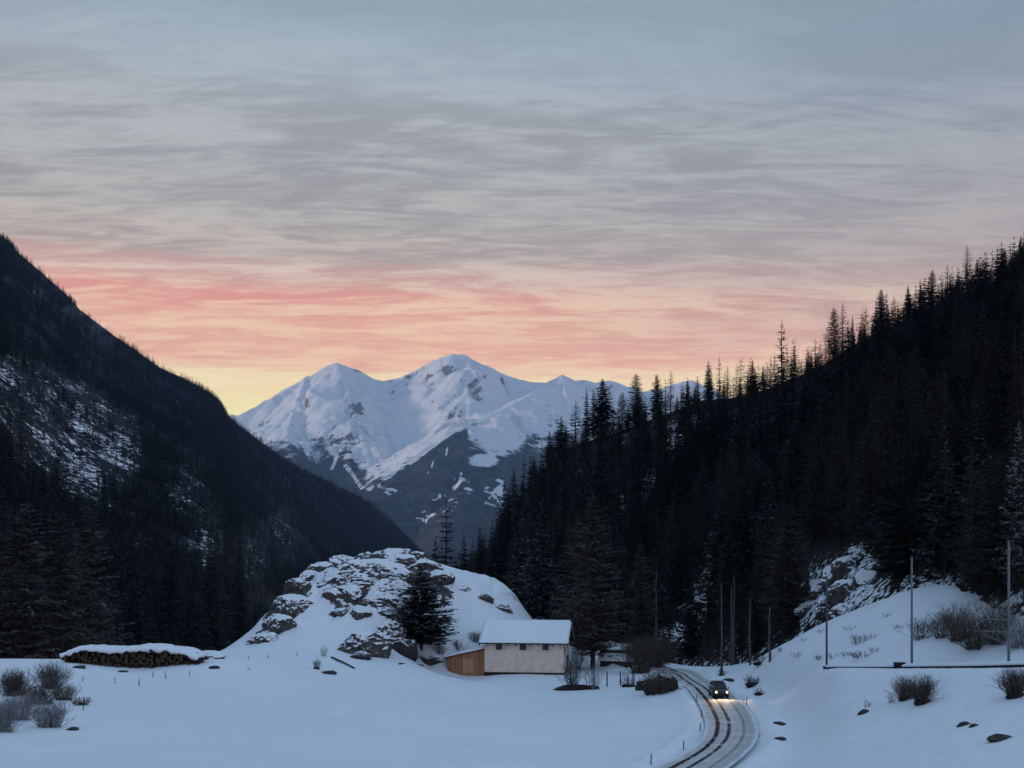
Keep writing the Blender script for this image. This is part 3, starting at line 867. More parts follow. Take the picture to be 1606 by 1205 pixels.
# trees that can be picked out lower down: (px, tip py, base py, d, prototype, width factor, label)
HERO = [
    (930, 776, 1030, 168, LARH[0], 1.15, 'broad brownish larch towering right behind the barn'),
    (905, 800, 1030, 182, LARH[1], 1.0, 'slimmer brown larch half hidden behind the broad one by the barn'),
    (850, 775, 1010, 196, SNO[0], 1.15, 'dark snow-flecked spruce rising above the right end of the knoll'),
    (818, 800, 985, 215, SNO[1], .95, 'snow-flecked spruce left of the two behind the barn roof'),
    (1408, 690, 945, 141, SPR[1], 1.05, 'near-black narrow spruce above the snowy bank left of the middle mast'),
    (1480, 652, 960, 134, SNO[0], 1.0, 'tall spruce with snow-dusted drooping boughs beside the middle mast'),
    (1598, 655, 990, 112, WHI[0], .8, 'snow-laden spruce cut by the right edge of the picture'),
    (1352, 715, 868, 182, LARH[1], 1.1, 'hazy brown larch behind the snowy crag'),
    (1535, 735, 985, 126, LARH[2], 1.0, 'bushy bare larch between the middle and right masts'),
    (1440, 760, 945, 146, LARH[0], .9, 'bare larch in the gap between the two dark spruces by the mast'),
    (1285, 745, 880, 195, LARH[1], 1.2, 'bare brown larch left of the snowy crag'),
    (1238, 790, 1000, 168, LARH[2], 1.15, 'wide bare larch above the left foot of the snow slope'),
    (1005, 850, 1040, 200, LARH[1], 1.0, 'low brown larch above the bare thicket at the bend'),
    (700, 782, 905, 380, RAG[0], 1.0, 'ragged spruce standing alone in the valley notch'),
    (683, 842, 905, 385, SPR[0], 1.0, 'small dark spruce leftmost in the valley notch'),
    (728, 838, 905, 370, SPR[2], 1.0, 'small spruce right of the ragged one in the valley notch'),
    (752, 828, 905, 350, SPR[1], 1.0, 'pointed spruce in the valley notch against the blue wooded spur'),
    (772, 822, 910, 335, SPR[4], 1.0, 'spruce at the right side of the valley notch'),
    (792, 760, 930, 320, SPR[3], 1.1, 'tall dark spruce ending the right forest at the valley notch'),
    (40, 786, 1010, 205, LARH[2], 1.25, 'big brown larch at the left edge above the field'),
    (95, 800, 1030, 215, LARH[0], 1.2, 'brown larch second from the left edge, above the log pile'),
    (140, 790, 1030, 235, LARH[1], 1.1, 'brown larch third from the left edge above the log pile'),
    (-12, 800, 1010, 200, LARH[1], 1.2, 'brown larch cut by the left edge'),
    (210, 830, 1010, 300, SPR[1], 1.0, 'slim dark spruce behind the right part of the log pile'),
    (265, 835, 1010, 330, SPR[3], 1.0, 'dark spruce in the hollow right of the log pile'),
    (330, 850, 1020, 350, SPR[0], 1.0, 'dark spruce in the hollow left of the knoll'),
    (300, 870, 1015, 320, SPR[4], .9, 'shorter dark spruce in the hollow behind the field'),
    (375, 845, 1010, 390, SPR[1], 1.0, 'dark spruce nearest the left flank of the knoll'),
]
for px, ty, by, d, pr, wf, lb in HERO:
    p = W(px, by, d); tip = W(px, ty, d)
    # stand it on whatever surface is there
    cand = [float(gz(p[0], p[1]))]
    for PP, nv in ((RP, RNV), (LP, LNV)):
        dd = np.hypot(PP[..., 0] - p[0], PP[..., 1] - p[1]); j = np.unravel_index(np.argmin(dd), dd.shape)
        if dd[j] < 8: cand.append(PP[j][2])
    p[2] = max(cand) - .3
    plant(pr, p, max(5., tip[2] - p[2]), wf, label=lb, group='trees at the forest edge')

# the fir in front of the knoll
p = G(661, 1020)
o = plant(FIR, p, float(W(661, 889, p[1])[2] - p[2]), 1.35, .4, 'lone bushy fir in front of the rocky knoll')

# bare trunks by the bend
for px, ty, by, lb in ((1132, 915, 1056, 'bare pale trunk leftmost of the group by the bend'), (1147, 922, 1044, 'dark slim trunk second in the group by the bend'), (1151.5, 905, 1038, 'tallest bare trunk in the group by the bend'), (1176, 938, 1044, 'short bare trunk right of the group by the bend'), (1207, 952, 1040, 'thin bare trunk just above the left foot of the snow slope'), (1029, 895, 1010, 'lone grey trunk in the dark wood left of the bend')):
    p = G(px, by, 120, 232)
    if p[1] > 205: p = W(px, by, 204); p[2] = float(gz(p[0], p[1]))
    H = float(W(px, ty, p[1])[2] - p[2]) + .4; p[2] -= .4
    o = thing('bare_trunk', p, lb, 'tree', 'bare trunks by the bend')
    mb = MB(); r = random.Random(int(px))
    mb.tube([(r.uniform(-.1, .1), r.uniform(-.1, .1), H * i / 5) for i in range(6)], [.19 - .022 * i for i in range(6)], 8)
    mb.obj('trunk', M_palebark, o, True)
    mb = MB()
    for k in range(34):
        z = H * r.uniform(.3, .99); a = r.uniform(0, 6.28); l = r.uniform(.35, 1.3) * (1.25 - z / H)
        q = (math.cos(a), math.sin(a))
        mb.tube([(0, 0, z), (q[0] * l * .5, q[1] * l * .5, z + l * .05), (q[0] * l, q[1] * l, z - l * .2)], [.025, .016, .006], 4)
    mb.obj('crown', M_twig, o)

# the mass of the forest on both slopes
cu, cv, ck = [], [], []
n = 5200
uu_ = rng.uniform(0, 1, n); vv_ = rng.uniform(.02, .97, n)
pos = on_hill(RP, RNV, uu_, vv_)
op = right_open(pos)
keep = []
cell = {}
for i in np.argsort(rng.uniform(size=n)):
    q = pos[i]
    px_, py_ = project(q)
    if 1235 < px_ < 1385 and py_ > 872: continue
    if op[i] > .38 + .4 * rng.uniform() ** 2 or px_ > 1720 or (px_ < 760 and vv_[i] < .3): continue
    if q[2] < gz(q[0], q[1]) - .5 and vv_[i] < .15: continue
    key = (int(q[0] // 4.6), int(q[1] // 4.6))
    if any((key[0] + a, key[1] + c) in cell and np.hypot(*(cell[(key[0] + a, key[1] + c)] - q[:2])) < 3.9 for a in (-1, 0, 1) for c in (-1, 0, 1)): continue
    cell[key] = q[:2]; keep.append(i)
keep = np.array(keep)
Rpos, Rv = pos[keep], vv_[keep]
sz = rng.uniform(11, 19, len(keep))
sz = np.where(Rv > .80, sz * (1 - .55 * sm((Rv - .8) / .15)), sz)
lf = fbm(Rpos[:, 0] / 45, Rpos[:, 1] / 45, .3, 2) + rng.normal(0, .13, len(keep)) + .10 * sm((Rpos[:, 0] - 40) / 40)
order = np.argsort(-(sz / Rpos[:, 1]))
N_IND = 300 - NT[0] - NT[1]
zone = lambda x: ('above the road bend', 'bend') if x < 1230 else ('above the railway masts', 'masts')
for c, i in enumerate(order[:N_IND]):
    q = Rpos[i].copy(); q[2] -= .3
    larch = lf[i] > .05
    pr = LARD[c % 3] if larch and c % 2 else (LAR[c % 5] if larch else (SPR[c % 5] if c % 4 else SNO[c % 2]))
    x_, _ = project(q)
    where = ('in the dense right forest behind the barn and the bend' if x_ < 1210 else 'in the dense right forest behind the masts and the snow slope')
    kind_ = 'bare brown larch' if larch else 'dark spruce'
    plant(pr, q, sz[i], random.uniform(.85, 1.25), label=f'{kind_} {where}', group=f"{'larches' if larch else 'spruces'} in the dense right forest")


def merge_trees(name, protos, pos, H, yaw, wf, pick, mats, label):
    VV, QQ, MI, n0 = [], [], [], 0
    for k, (V, Q, m) in enumerate(protos):
        ii = np.where(pick == k)[0]
        if not len(ii): continue
        c, s = np.cos(yaw[ii])[:, None], np.sin(yaw[ii])[:, None]
        hs = H[ii][:, None]; w = hs * wf[ii][:, None]
        X = (V[None, :, 0] * c - V[None, :, 1] * s) * w + pos[ii, 0][:, None]
        Y = (V[None, :, 0] * s + V[None, :, 1] * c) * w + pos[ii, 1][:, None]
        Z = V[None, :, 2] * hs + pos[ii, 2][:, None]
        VV.append(np.stack([X, Y, Z], -1).reshape(-1, 3))
        QQ.append((Q[None] + (np.arange(len(ii)) * len(V))[:, None, None]).reshape(-1, 4) + n0)
        MI.append(np.full(len(ii) * len(Q), m)); n0 += len(ii) * len(V)
    me = mesh_np(name, np.vstack(VV), np.vstack(QQ), mats=mats, midx=np.concatenate(MI), smooth=False)
    return tag(link(name, me), label, 'forest', kind='stuff')


def lowtree(seed, whorls, per, pos, width, Rm, mat, **kw):
    V, Q, _ = conifer(seed, H=18., Rm=Rm, whorls=whorls, per=per, pos=pos, width=width, **kw)
    a = np.array([[-.16, 0, -.5], [.16, 0, -.5], [.05, 0, 16], [-.05, 0, 16], [0, -.16, -.5], [0, .16, -.5], [0, .05, 16], [0, -.05, 16]])
    Q = np.vstack([Q, np.arange(8).reshape(2, 4) + len(V)]); V = np.vstack([V, a])
    return V / 18., Q, mat


rest = order[N_IND:]
mid = [lowtree(200 + i, 22, 6, 2, 1.1, rm, 0, crownpow=cp, bare=.08, side=.5) for i, (rm, cp) in enumerate(((4.2, .85), (3.4, .7), (4.8, .85)))]
midl = [lowtree(220 + i, 26, 6, 4, .24, rm, 1, crownpow=.6, bare=.1, droop=.12, side=.45, low=.12) for i, rm in enumerate((4.0, 4.6))]
ptr = Rpos[rest].copy(); ptr[:, 2] -= .2
pick = np.where(lf[rest] > .05, 3 + rng.integers(0, 2, len(rest)), rng.integers(0, 3, len(rest)))
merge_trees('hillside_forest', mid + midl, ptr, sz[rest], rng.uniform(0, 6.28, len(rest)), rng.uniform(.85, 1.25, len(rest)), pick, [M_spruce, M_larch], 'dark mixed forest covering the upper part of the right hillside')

# brush under the trees along the foot of the hillside
nb_ = 1500
ub, vb_ = rng.uniform(.25, 1, nb_), rng.uniform(.025, .3, nb_) ** 1.0
pb = on_hill(RP, RNV, ub, vb_); ok = (right_open(pb) < rng.uniform(.3, 1.1, nb_)); ok &= ~((project(pb)[0] > 1235) & (project(pb)[0] < 1385) & (project(pb)[1] > 872)); pb = pb[ok]
VV = []
for q in range(16):
    a = rng.uniform(0, 6.28, len(pb)); t = np.abs(rng.normal(0, .5, len(pb)))
    d = unit(np.stack([np.cos(a) * t, np.sin(a) * t, np.ones(len(pb))], -1))
    nn = unit(np.stack([-np.sin(a), np.cos(a), np.zeros(len(pb))], -1))
    off = np.stack([rng.normal(0, .5, len(pb)), rng.normal(0, .5, len(pb)), np.full(len(pb), -.1)], -1)
    VV.append(rhombi(pb + off, d, nn, rng.uniform(1., 3.4, len(pb)), rng.uniform(.05, .13, len(pb))))
V = np.vstack(VV)
tag(link('undergrowth', mesh_np('undergrowth', V, np.arange(len(V)).reshape(-1, 4), mats=[M_larch], smooth=False)), 'brown leafless brush along the foot of the right hillside', 'undergrowth', kind='stuff')

# left mountainside
nL = 60000
uL = rng.uniform(0, 1, nL); vL = rng.uniform(0, 1, nL) ** 1.25
PL = on_hill(LP, LNV, uL, np.minimum(vL, .998))
xL, yL = project(PL)
oL = left_open(PL)
dens = np.clip((PL[:, 1] / 900), .25, 1) * (1 - .86 * sm(oL / .6)) * (.35 + .65 * sm((fbm(PL[:, 0] / 90, PL[:, 1] / 90, PL[:, 2] / 90, 3) + .28) / .3))
keepL = (rng.uniform(size=nL) < dens) & (xL > -60) & (xL < 720) & (yL > 330) & (PL[:, 1] > 215)
PL, vL = PL[keepL], vL[keepL]
szL = rng.uniform(10, 20, len(PL)) * np.where(vL > .93, .8, 1)
near = PL[:, 1] < 560
low3 = [lowtree(300 + i, 7, 5, 1, 1.9, rm, 0, crownpow=cp, bare=.06, side=.55, low=.08) for i, (rm, cp) in enumerate(((3.6, .9), (3.0, .75), (4.2, .85)))]
midL = [lowtree(320 + i, 20, 6, 2, 1.1, rm, 0, crownpow=cp, bare=.08) for i, (rm, cp) in enumerate(((3.9, .85), (3.2, .7), (4.5, .85)))]
pk = np.where(near, 3, 0) + rng.integers(0, 3, len(PL))
PL[:, 2] -= .3
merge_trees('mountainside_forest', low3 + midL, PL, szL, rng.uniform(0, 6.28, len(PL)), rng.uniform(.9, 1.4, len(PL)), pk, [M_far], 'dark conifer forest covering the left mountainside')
print('trees', NT, 'stuff right', len(rest), 'stuff left', len(PL), 'near', near.sum())

# ------------------------------------------------------------------ barn
M_plaster, nt, b = new_mat('pinkish_plaster', .9, .1)
c = mixc(nt, ramp01(nt, noise_n(nt, 1.1, 6, .65, obj_vec(nt)), .3, .72), (.64, .49, .41), (.80, .62, .525))
c = mixc(nt, math_n(nt, 'MULTIPLY', ramp01(nt, noise_n(nt, 1.5, 5, .7, obj_vec(nt), (1.2, 1.2, .5)), .5, .75), .4), c, (.42, .33, .27))
nt.links.new(c, b.inputs['Base Color'])
bump_n(nt, b, noise_n(nt, 8, 4, .6, obj_vec(nt)), .3, .02)


def plank_mat(name, c1, c2, w=.22):
    m, nt, b = new_mat(name, .8, .15)
    ov = obj_vec(nt); s = N(nt, 'ShaderNodeSeparateXYZ'); nt.links.new(ov, s.inputs[0])
    q = math_n(nt, 'DIVIDE', math_n(nt, 'ADD', s.outputs['X'], s.outputs['Y']), w)
    fl = math_n(nt, 'FLOOR', q)
    wn = N(nt, 'ShaderNodeTexWhiteNoise'); wn.noise_dimensions = '1D'; nt.links.new(fl, wn.inputs['W'])
    k = math_n(nt, 'ADD', math_n(nt, 'MULTIPLY', wn.outputs['Value'], .7), math_n(nt, 'MULTIPLY', noise_n(nt, 3, 4, .6, ov, (3, 3, .4)), .3))
    col = mixc(nt, k, c1, c2)
    fr = math_n(nt, 'FRACT', q)
    col = mixc(nt, math_n(nt, 'GREATER_THAN', math_n(nt, 'ABSOLUTE', math_n(nt, 'SUBTRACT', fr, .5)), .45), col, tuple(v * .25 for v in c1))
    nt.links.new(col, b.inputs['Base Color'])
    return m


M_plank = plank_mat('orange_brown_boards', (.24, .105, .052), (.46, .225, .12))
M_darkplank = plank_mat('dark_boards', (.035, .028, .024), (.06, .05, .042))
M_glass, nt, b = new_mat('dark_window_glass', .12, .5); b.inputs['Base Color'].default_value = (.012, .013, .015, 1)
M_trim = simple('pale_window_trim', (.52, .46, .43), .8, .1)


def snow_slab(corners, thick, nu_, nv_, seed, over=.12):
    """a pillowy slab of snow on the quadrilateral a-b-c-d (a,b along the eave, d,c along the top)"""
    a, b_, c_, d_ = [np.array(p, float) for p in corners]
    U, V = np.meshgrid(np.linspace(0, 1, nu_), np.linspace(0, 1, nv_), indexing='ij')
    P = a * ((1 - U) * (1 - V))[..., None] + b_ * (U * (1 - V))[..., None] + c_ * (U * V)[..., None] + d_ * ((1 - U) * V)[..., None]
    eu = np.minimum(U, 1 - U) * np.linalg.norm(b_ - a); ev = np.minimum(V, 1 - V) * np.linalg.norm(d_ - a)
    ev = np.where(V > .5, 9, ev)
    e = np.minimum(eu, ev)
    h = thick * np.sqrt(np.clip(1 - (1 - np.clip(e / (thick * .9), 0, 1)) ** 2, 0, 1))
    h = h * (1 + .30 * fbm(P[..., 0] / 2.2 + seed, P[..., 1] / 1.6, 0, 3) + .14 * fbm(P[..., 0] / .5 + seed, P[..., 1] / .5, 0, 2)) + .01
    T = P.copy(); T[..., 2] += h
    n_ = nu_ * nv_
    Vs = np.vstack([T.reshape(-1, 3), P.reshape(-1, 3)])
    fq = grid_faces(nu_, nv_)
    Q = [fq, fq[:, ::-1] + n_]
    idx = np.arange(n_).reshape(nu_, nv_)
    for line in (idx[:, 0], idx[-1], idx[::-1, -1], idx[::-1, 0] * 0 + idx[0, ::-1][0] if False else idx[0, ::-1]):
        l = np.asarray(line)
        Q.append(np.stack([l[:-1], l[:-1] + n_, l[1:] + n_, l[1:]], -1))
    return Vs, np.vstack(Q)


bp = W(760, 1056, 160.5)
BL, BD, BH = 11.6, 7.6, 4.7
RISE = 2.35
bz = float(min(gz(bp[0] + 2, bp[1]), gz(bp[0] + 9, bp[1]))) - .35
barn = thing('barn', (bp[0], bp[1], bz + .55), 'pinkish plastered barn with snow-covered roof and brown wooden lean-to', 'barn', rz=R(-9))
mb = MB()
gable = [(0, -.5), (BD, -.5), (BD, BH), (BD / 2, BH + RISE), (0, BH)]
V = [(0, y, z) for y, z in gable] + [(BL, y, z) for y, z in gable]
mb.add(V, [(0, 1, 2, 3, 4), (9, 8, 7, 6, 5), (0, 4, 9, 5), (1, 6, 7, 2)])
mb.obj('wall', M_plaster, barn)
mb = MB(); mb.box((BL / 2, -.03, -.12), (BL + .06, .08, .55)); mb.box((BL + .03, BD / 2, -.12), (.08, BD, .55)); mb.obj('base_strip', M_dark, barn)  # dark strip along the foot of the front and end walls
sl = RISE / (BD / 2)
ov, og = .75, .75
mb = MB()
for y0, y1 in ((-ov, BD / 2), (BD + ov, BD / 2)):
    z0 = BH + .06 - sl * ov; z1 = BH + RISE + .06
    V = [(-og, y0, z0), (BL + og, y0, z0), (BL + og, y1, z1), (-og, y1, z1)]
    V += [(x, y, z + .16) for x, y, z in V]
    fs = [(3, 2, 1, 0), (4, 5, 6, 7), (0, 1, 5, 4), (1, 2, 6, 5), (3, 0, 4, 7)]
    mb.add(V, fs if y0 < 0 else [f[::-1] for f in fs])
roof = mb.obj('roof', M_darkplank, barn)
for y0 in (-ov - .05, BD + ov + .05):
    z0 = BH + .24 - sl * ov; z1 = BH + RISE + .24
    Vs, Q = snow_slab([(-og - .03, y0, z0), (BL + og + .03, y0, z0), (BL + og + .03, BD / 2, z1), (-og - .03, BD / 2, z1)], .36, 60, 26, y0)
    me = mesh_np('roof_snow', Vs, Q if y0 < 0 else Q[:, ::-1], mats=[M_snow])
    link('roof_snow', me, roof)
for k in range(13):
    mb = MB()
    x = -og + .1 + k * (BL + 2 * og - .2) / 12
    a = math.atan(sl); L = ov + .35
    mb.box((x, -ov / 2 + .05, BH - .02 - sl * (ov / 2 - .05) - .09), (.12, L, .14), 0, Matrix.Rotation(a, 3, 'X'))
    mb.obj('rafter', M_darkplank, roof)
for k, fx in enumerate((.185, .49, .775)):
    x = BL * fx
    w = MB().obj('window', M_dark, barn) if False else None
    mb = MB(); s_ = .46
    for dx, dz, a_, c_ in ((-s_ - .06, 0, .12, 2 * s_ + .24), (s_ + .06, 0, .12, 2 * s_ + .24)):
        mb.box((x + dx, -.035, BH - .82 + dz), (a_, .07, c_))
    for dz in (-s_ - .06, s_ + .06):
        mb.box((x, -.033, BH - .82 + dz), (2 * s_, .066, .12))
    win = mb.obj('window', M_trim, barn)
    MB().box((x, -.01, BH - .82), (2 * s_, .02, 2 * s_)).obj('pane', M_glass, win)
    mb = MB()
    mb.box((x, -.03, BH - .82), (.05, .03, 2 * s_)); mb.box((x, -.028, BH - .82), (2 * s_, .03, .05)); mb.obj('glazing_bar', M_darkplank, win)
    mb = MB(); mb.box((x + s_ + .4, -.03, BH - .82), (.5, .05, 2 * s_ + .1)); mb.obj('shutter', M_trim, win, bevel=.01)
mb = MB(); mb.box((BL + .015, 1.6, BH - 1.3), (.03, .8, 1.3)); mb.obj('side_window', M_glass, barn)
mb = MB(); mb.box((BL + .02, 5.0, 1.1), (.05, 2.4, 2.5)); mb.obj('door', M_darkplank, barn)
# lean-to
lean = MB()
LW, LD, h0, h1 = 5.6, 6.2, 2.15, 3.45
lean.prism([(-LW, -.4), (-.01, -.4), (-.01, h1), (-LW, h0)], .35, .35 + LD)
lt = lean.obj('lean_to', M_plank, barn)
mb = MB(); sll = (h1 - h0) / LW
mb.prism([(-LW - .45, h0 - sll * .45 + .03), (-.02, h1 + .03), (-.02, h1 + .15), (-LW - .45, h0 - sll * .45 + .15)], -.05, .35 + LD + .4); mb.obj('lean_to_roof', M_darkplank, lt)
mb = MB(); mb.box((-2.6, .32, 1.0), (1.5, .05, 2.1)); mb.obj('lean_to_door', plank_mat('light_boards', (.38, .21, .11), (.52, .31, .18)), lt)
Vs, Q = snow_slab([(-.03, -.08, h1 + .16), (-.03, .35 + LD + .4, h1 + .16), (-LW - .48, .35 + LD + .4, h0 - sll * .45 + .16), (-LW - .48, -.08, h0 - sll * .45 + .16)], .30, 30, 30, 3)
link('lean_to_snow', mesh_np('lean_to_snow', Vs, Q[:, ::-1], mats=[M_snow]), lt)

# ------------------------------------------------------------------ boulders and rocks


def rock_mesh(seed, sx, sy, sz, mat, sub=4, rough=.45):
    import bmesh
    bm = bmesh.new(); bmesh.ops.create_icosphere(bm, subdivisions=sub, radius=1.)
    V = np.array([v.co[:] for v in bm.verts]); T = np.array([[v.index for v in f.verts] for f in bm.faces]); bm.free()
    n = fbm(V[:, 0] * 1.1 + seed, V[:, 1] * 1.1, V[:, 2] * 1.1, 3) * 1.1 + fbm(V[:, 0] * 2.4 + seed, V[:, 1] * 2.4, V[:, 2] * 3.4, 4, True) * .55
    V = V * (1 + rough * n)[:, None]
    # split along tilted joints into angular blocks
    for j in range(5):
        rr = np.random.default_rng(int(seed * 10) + j); a = unit(rr.normal(size=3)[None] * np.array([[1, 1, .6]]))[0]
        t = V @ a; lim = rr.uniform(.55, .85)
        V = V - np.outer(np.maximum(t - lim, 0) * .85, a)
    V = V + .2 * unit(V) * fbm(V[:, 0] * 5 + seed, V[:, 1] * 5, V[:, 2] * 7, 3, True)[:, None]
    V *= np.array([sx, sy, sz])
    return mesh_np('boulder', V, None, T, mats=[mat], smooth=False)


def HG(px, py):
    x, y = project(RP[:, :RNV]); j = np.unravel_index(np.argmin((x - px) ** 2 + (y - py) ** 2 + .02 * RP[:, :RNV, 1]), x.shape)
    return RP[j]


def boulder(px, py, sx, sy, sz, label, mat=None, sink=.35, seed=None, rz=0., group=None, d=None, name='boulder'):
    p = G(px, py) if d is None else W(px, py, d)
    seed = (px * .37 + py * .11) if seed is None else seed
    o = link(name, rock_mesh(seed, sx, sy, sz, mat or M_rock))
    o.location = (p[0], p[1] + sy * .35, p[2] + sz * (.9 - 2 * sink)); o.rotation_euler = (0, 0, rz)
    return tag(o, label, 'rock', group)


boulder(572, 1027, 4.2, 2.3, 2.3, 'long snow-topped boulder left of the lone fir', seed=1.3, rz=.12)
boulder(612, 1010, 2.4, 2.2, 2.6, 'upright rock joined to the right end of the long boulder', seed=2.9)
boulder(632, 1026, 2.2, 1.6, 1.7, 'rock coloured dark like the shadowed hollow at the foot of the lone fir', M_darkrock, seed=4.4)  # its dark colour stands in for the cave shadow under the ledge
boulder(562, 1034, 1.5, 1.0, .7, 'low dark slab below the long boulder', M_darkrock, seed=5.1)
boulder(665, 1040, 2.6, .8, .7, 'flat dark rock edge in the snow between fir and lean-to', M_darkrock, seed=6.2, rz=-.5)
boulder(462, 962, 2.6, 2.0, 2.4, 'squarish rock on the left shoulder of the knoll', seed=7.7)
boulder(438, 990, 2.4, 2.0, 1.9, 'rock on the lower left flank of the knoll', seed=8.2)
boulder(418, 1006, 1.6, 1.4, 1.1, 'lowest rock on the left flank of the knoll above the field', seed=9.3)
boulder(1037, 1086, 2.2, 1.7, 1.7, 'big dark brown boulder at the inner side of the bend', M_darkrock, seed=11.1)
boulder(1020, 1082, 1.6, 1.4, 1.2, 'smaller dark rock leaning on the big boulder at the bend', M_darkrock, seed=12.4)
for k, (px, py, s, lb) in enumerate(((528, 905, 2.6, 'dark crag at the left of the knoll top'), (560, 895, 2.7, 'crag below the knoll top, left of centre'), (598, 890, 3.0, 'broad grey crag in the middle of the knoll top'), (628, 885, 2.6, 'crag at the right of the knoll top'),
                                     (662, 892, 2.4, 'brownish crag above the lone fir'), (546, 940, 2.2, 'rock in the lower left of the knoll face'), (590, 945, 2.3, 'rock in the lower middle of the knoll face'), (612, 925, 2.1, 'rock left behind the lone fir on the knoll face'),
                                     (560, 962, 1.5, 'small rock at the lower edge of the knoll face'), (688, 905, 2.0, 'rock beside the fir tip on the right knoll ridge'), (720, 922, 1.3, 'flat rock on the right ridge of the knoll, uppermost of the row'), (755, 938, 1.3, 'flat rock midway down the right ridge of the knoll'), (785, 955, 1.3, 'flat rock lowest on the right ridge of the knoll'))):
    boulder(px, py, s * 1.5, s * .9, s * .95, lb, seed=20 + k * 1.9, sink=.70, rz=.6 * math.sin(k * 2.1), group='crags on the knoll')
for k, (px, py, s, lb) in enumerate(((472, 918, 1.6, 'rock on the left brow of the knoll, uppermost of the row'), (487, 904, 1.5, 'rock on the left skyline of the knoll'), (508, 890, 1.6, 'rock on the left skyline of the knoll nearest the top'), (450, 948, 1.7, 'rock midway down the left edge of the knoll'), (430, 978, 1.5, 'rock low on the left edge of the knoll'), (410, 1004, 1.2, 'rock at the foot of the left edge of the knoll'),
                                     (535, 880, 1.7, 'dark rock just under the snow cap of the knoll, left end'), (615, 872, 1.5, 'rock just under the snow cap of the knoll, middle'), (650, 874, 1.5, 'rock just under the snow cap of the knoll, right end'), (520, 935, 1.7, 'rock in the left part of the knoll face'), (575, 920, 1.9, 'dark rock in the centre of the knoll face'), (630, 910, 1.7, 'rock in the right part of the knoll face'),
                                     (605, 960, 1.2, 'small rock at the foot of the knoll face, middle'), (535, 962, 1.2, 'small rock at the foot of the knoll face, left'), (640, 945, 1.3, 'small rock at the foot of the knoll face, beside the fir'), (555, 915, 1.6, 'rock left of centre in the knoll face'))):
    boulder(px, py, s * 1.6, s * .9, s * 1.0, lb, seed=140 + k * 1.7, sink=.68, rz=.8 * math.sin(k * 1.3), group='crags on the knoll')
for k, (px, py, s, lb) in enumerate(((1288, 925, 1.5, 'snow-plastered rock at the left brow of the outcrop above the snow slope'), (1312, 905, 1.7, 'rock near the top of the outcrop above the snow slope'), (1340, 890, 1.6, 'topmost rock of the outcrop, beside the dark spruce'), (1355, 912, 1.5, 'rock at the right of the outcrop under the dark spruce'),
                                     (1272, 955, 1.4, 'low rock at the left foot of the outcrop'), (1300, 950, 1.3, 'rock in the lower middle of the outcrop'), (1330, 928, 1.5, 'rock in the centre of the outcrop above the snow slope'), (1318, 962, 1.1, 'lowest rock of the outcrop, just above the smooth snow slope'))):
    p = HG(px, py)
    boulder(px, py, s * 1.7, s * 1.0, s * 1.35, lb, seed=60 + k * 2.3, sink=.6, d=p[1], group='crags above the snow slope', mat=M_crag, rz=.7 * math.sin(k * 1.7))
for k, (px, py, s, lb) in enumerate(((1104, 945, 1.7, 'straw-brown crag in the wood above the bend'), (1088, 965, 1.5, 'lower crag in the wood above the bend'), (1070, 990, 1.4, 'lowest crag in the wood above the bend'), (1090, 925, 1.2, 'small topmost crag in the wood above the bend'))):
    p = HG(px, py)
    boulder(px, py, s * 1.1, s * .8, s, lb, seed=80 + k * 1.7, sink=.5, d=p[1], group='crags in the wood above the bend')
for k, (px, py, s, lb) in enumerate(((1572, 1162, .62, 'largest bare stone low on the right snow bank'), (1513, 1138, .42, 'flat bare stone on the right snow bank, left of the largest'), (1355, 1120, .5, 'bare stone lying left below the brown shrub on the bank'), (1222, 1138, .55, 'dark stone just right of the road at the bend'), (1224, 1162, .45, 'small dark stone nearer the camera, right of the road'), (1528, 1140, .3, 'tiny stone right of the flat one on the bank'),
                                     (193, 1055, .45, 'dark stone in the snow right below the log pile'), (125, 1049, .6, 'dark stones poking out left below the log pile'), (335, 1049, .55, 'small dark stone right below the end of the log pile'), (515, 1058, .7, 'dark stone in the snowfield below the knoll'), (1142, 1068, .6, 'dark stone on the snow bank above the car'), (112, 1146, .4, 'small stone below the left bushes'))):
    boulder(px, py, s * 1.3, s * .8, s * .5, lb, M_barerock, seed=100 + k * 1.3, sink=.45, rz=.4, group='stones in the snow', name='stone')

# ------------------------------------------------------------------ log pile
M_logbark = simple('log_bark', (.025, .017, .013), .9, .4, 5)
M_logend = simple('log_end', (.062, .038, .026), .85, .85, .8)
lp0 = W(98, 1046, 128.5); lp1 = W(312, 1040, 128.5)
LLEN = lp1[0] - lp0[0]
lm = []
for k in range(8):
    mb = MB(); mb.tube([(0, 0, 0), (.02, 1.5, .0), (0, 3.2, .01)], [.21, .205, .195], 12, 0, True, 1)
    lm.append(mb.me('log', [M_logbark, M_logend], False))
r = random.Random(5)
tops = {}
cols = int(LLEN / .43)
nlog = 0
for c_ in range(cols):
    x = lp0[0] + .2 + c_ * .43
    t = c_ / (cols - 1)
    zt = float(np.interp(t, [0, .05, .12, .3, .5, .7, .85, .95, 1], [5.05, 5.75, 6.05, 5.85, 5.9, 6.05, 5.9, 5.4, 4.9]))
    zb = float(gz(x, 128.5)) + .1
    k = 0
    z = zb + (.19 if c_ % 2 else 0)
    while z < zt - .25 and nlog < 298:
        s = r.uniform(.62, 1.18)
        o = link('log', lm[r.randrange(8)])
        o.location = (x + r.uniform(-.06, .06), 128.5 + r.uniform(-.55, .55), z + r.uniform(-.05, .05)); o.scale = (s, r.uniform(.9, 1.1), s); o.rotation_euler = (0, r.uniform(0, 6.28), r.uniform(-.06, .06))
        tag(o, 'sawn log lying in the snow-covered log pile at the edge of the field', 'log', 'logs in the long log pile')
        z += .385; k += 1; nlog += 1
    tops[x] = z - .18
xs = np.array(sorted(tops)); zs = np.array([tops[x] for x in xs])
nx, ny = 110, 16
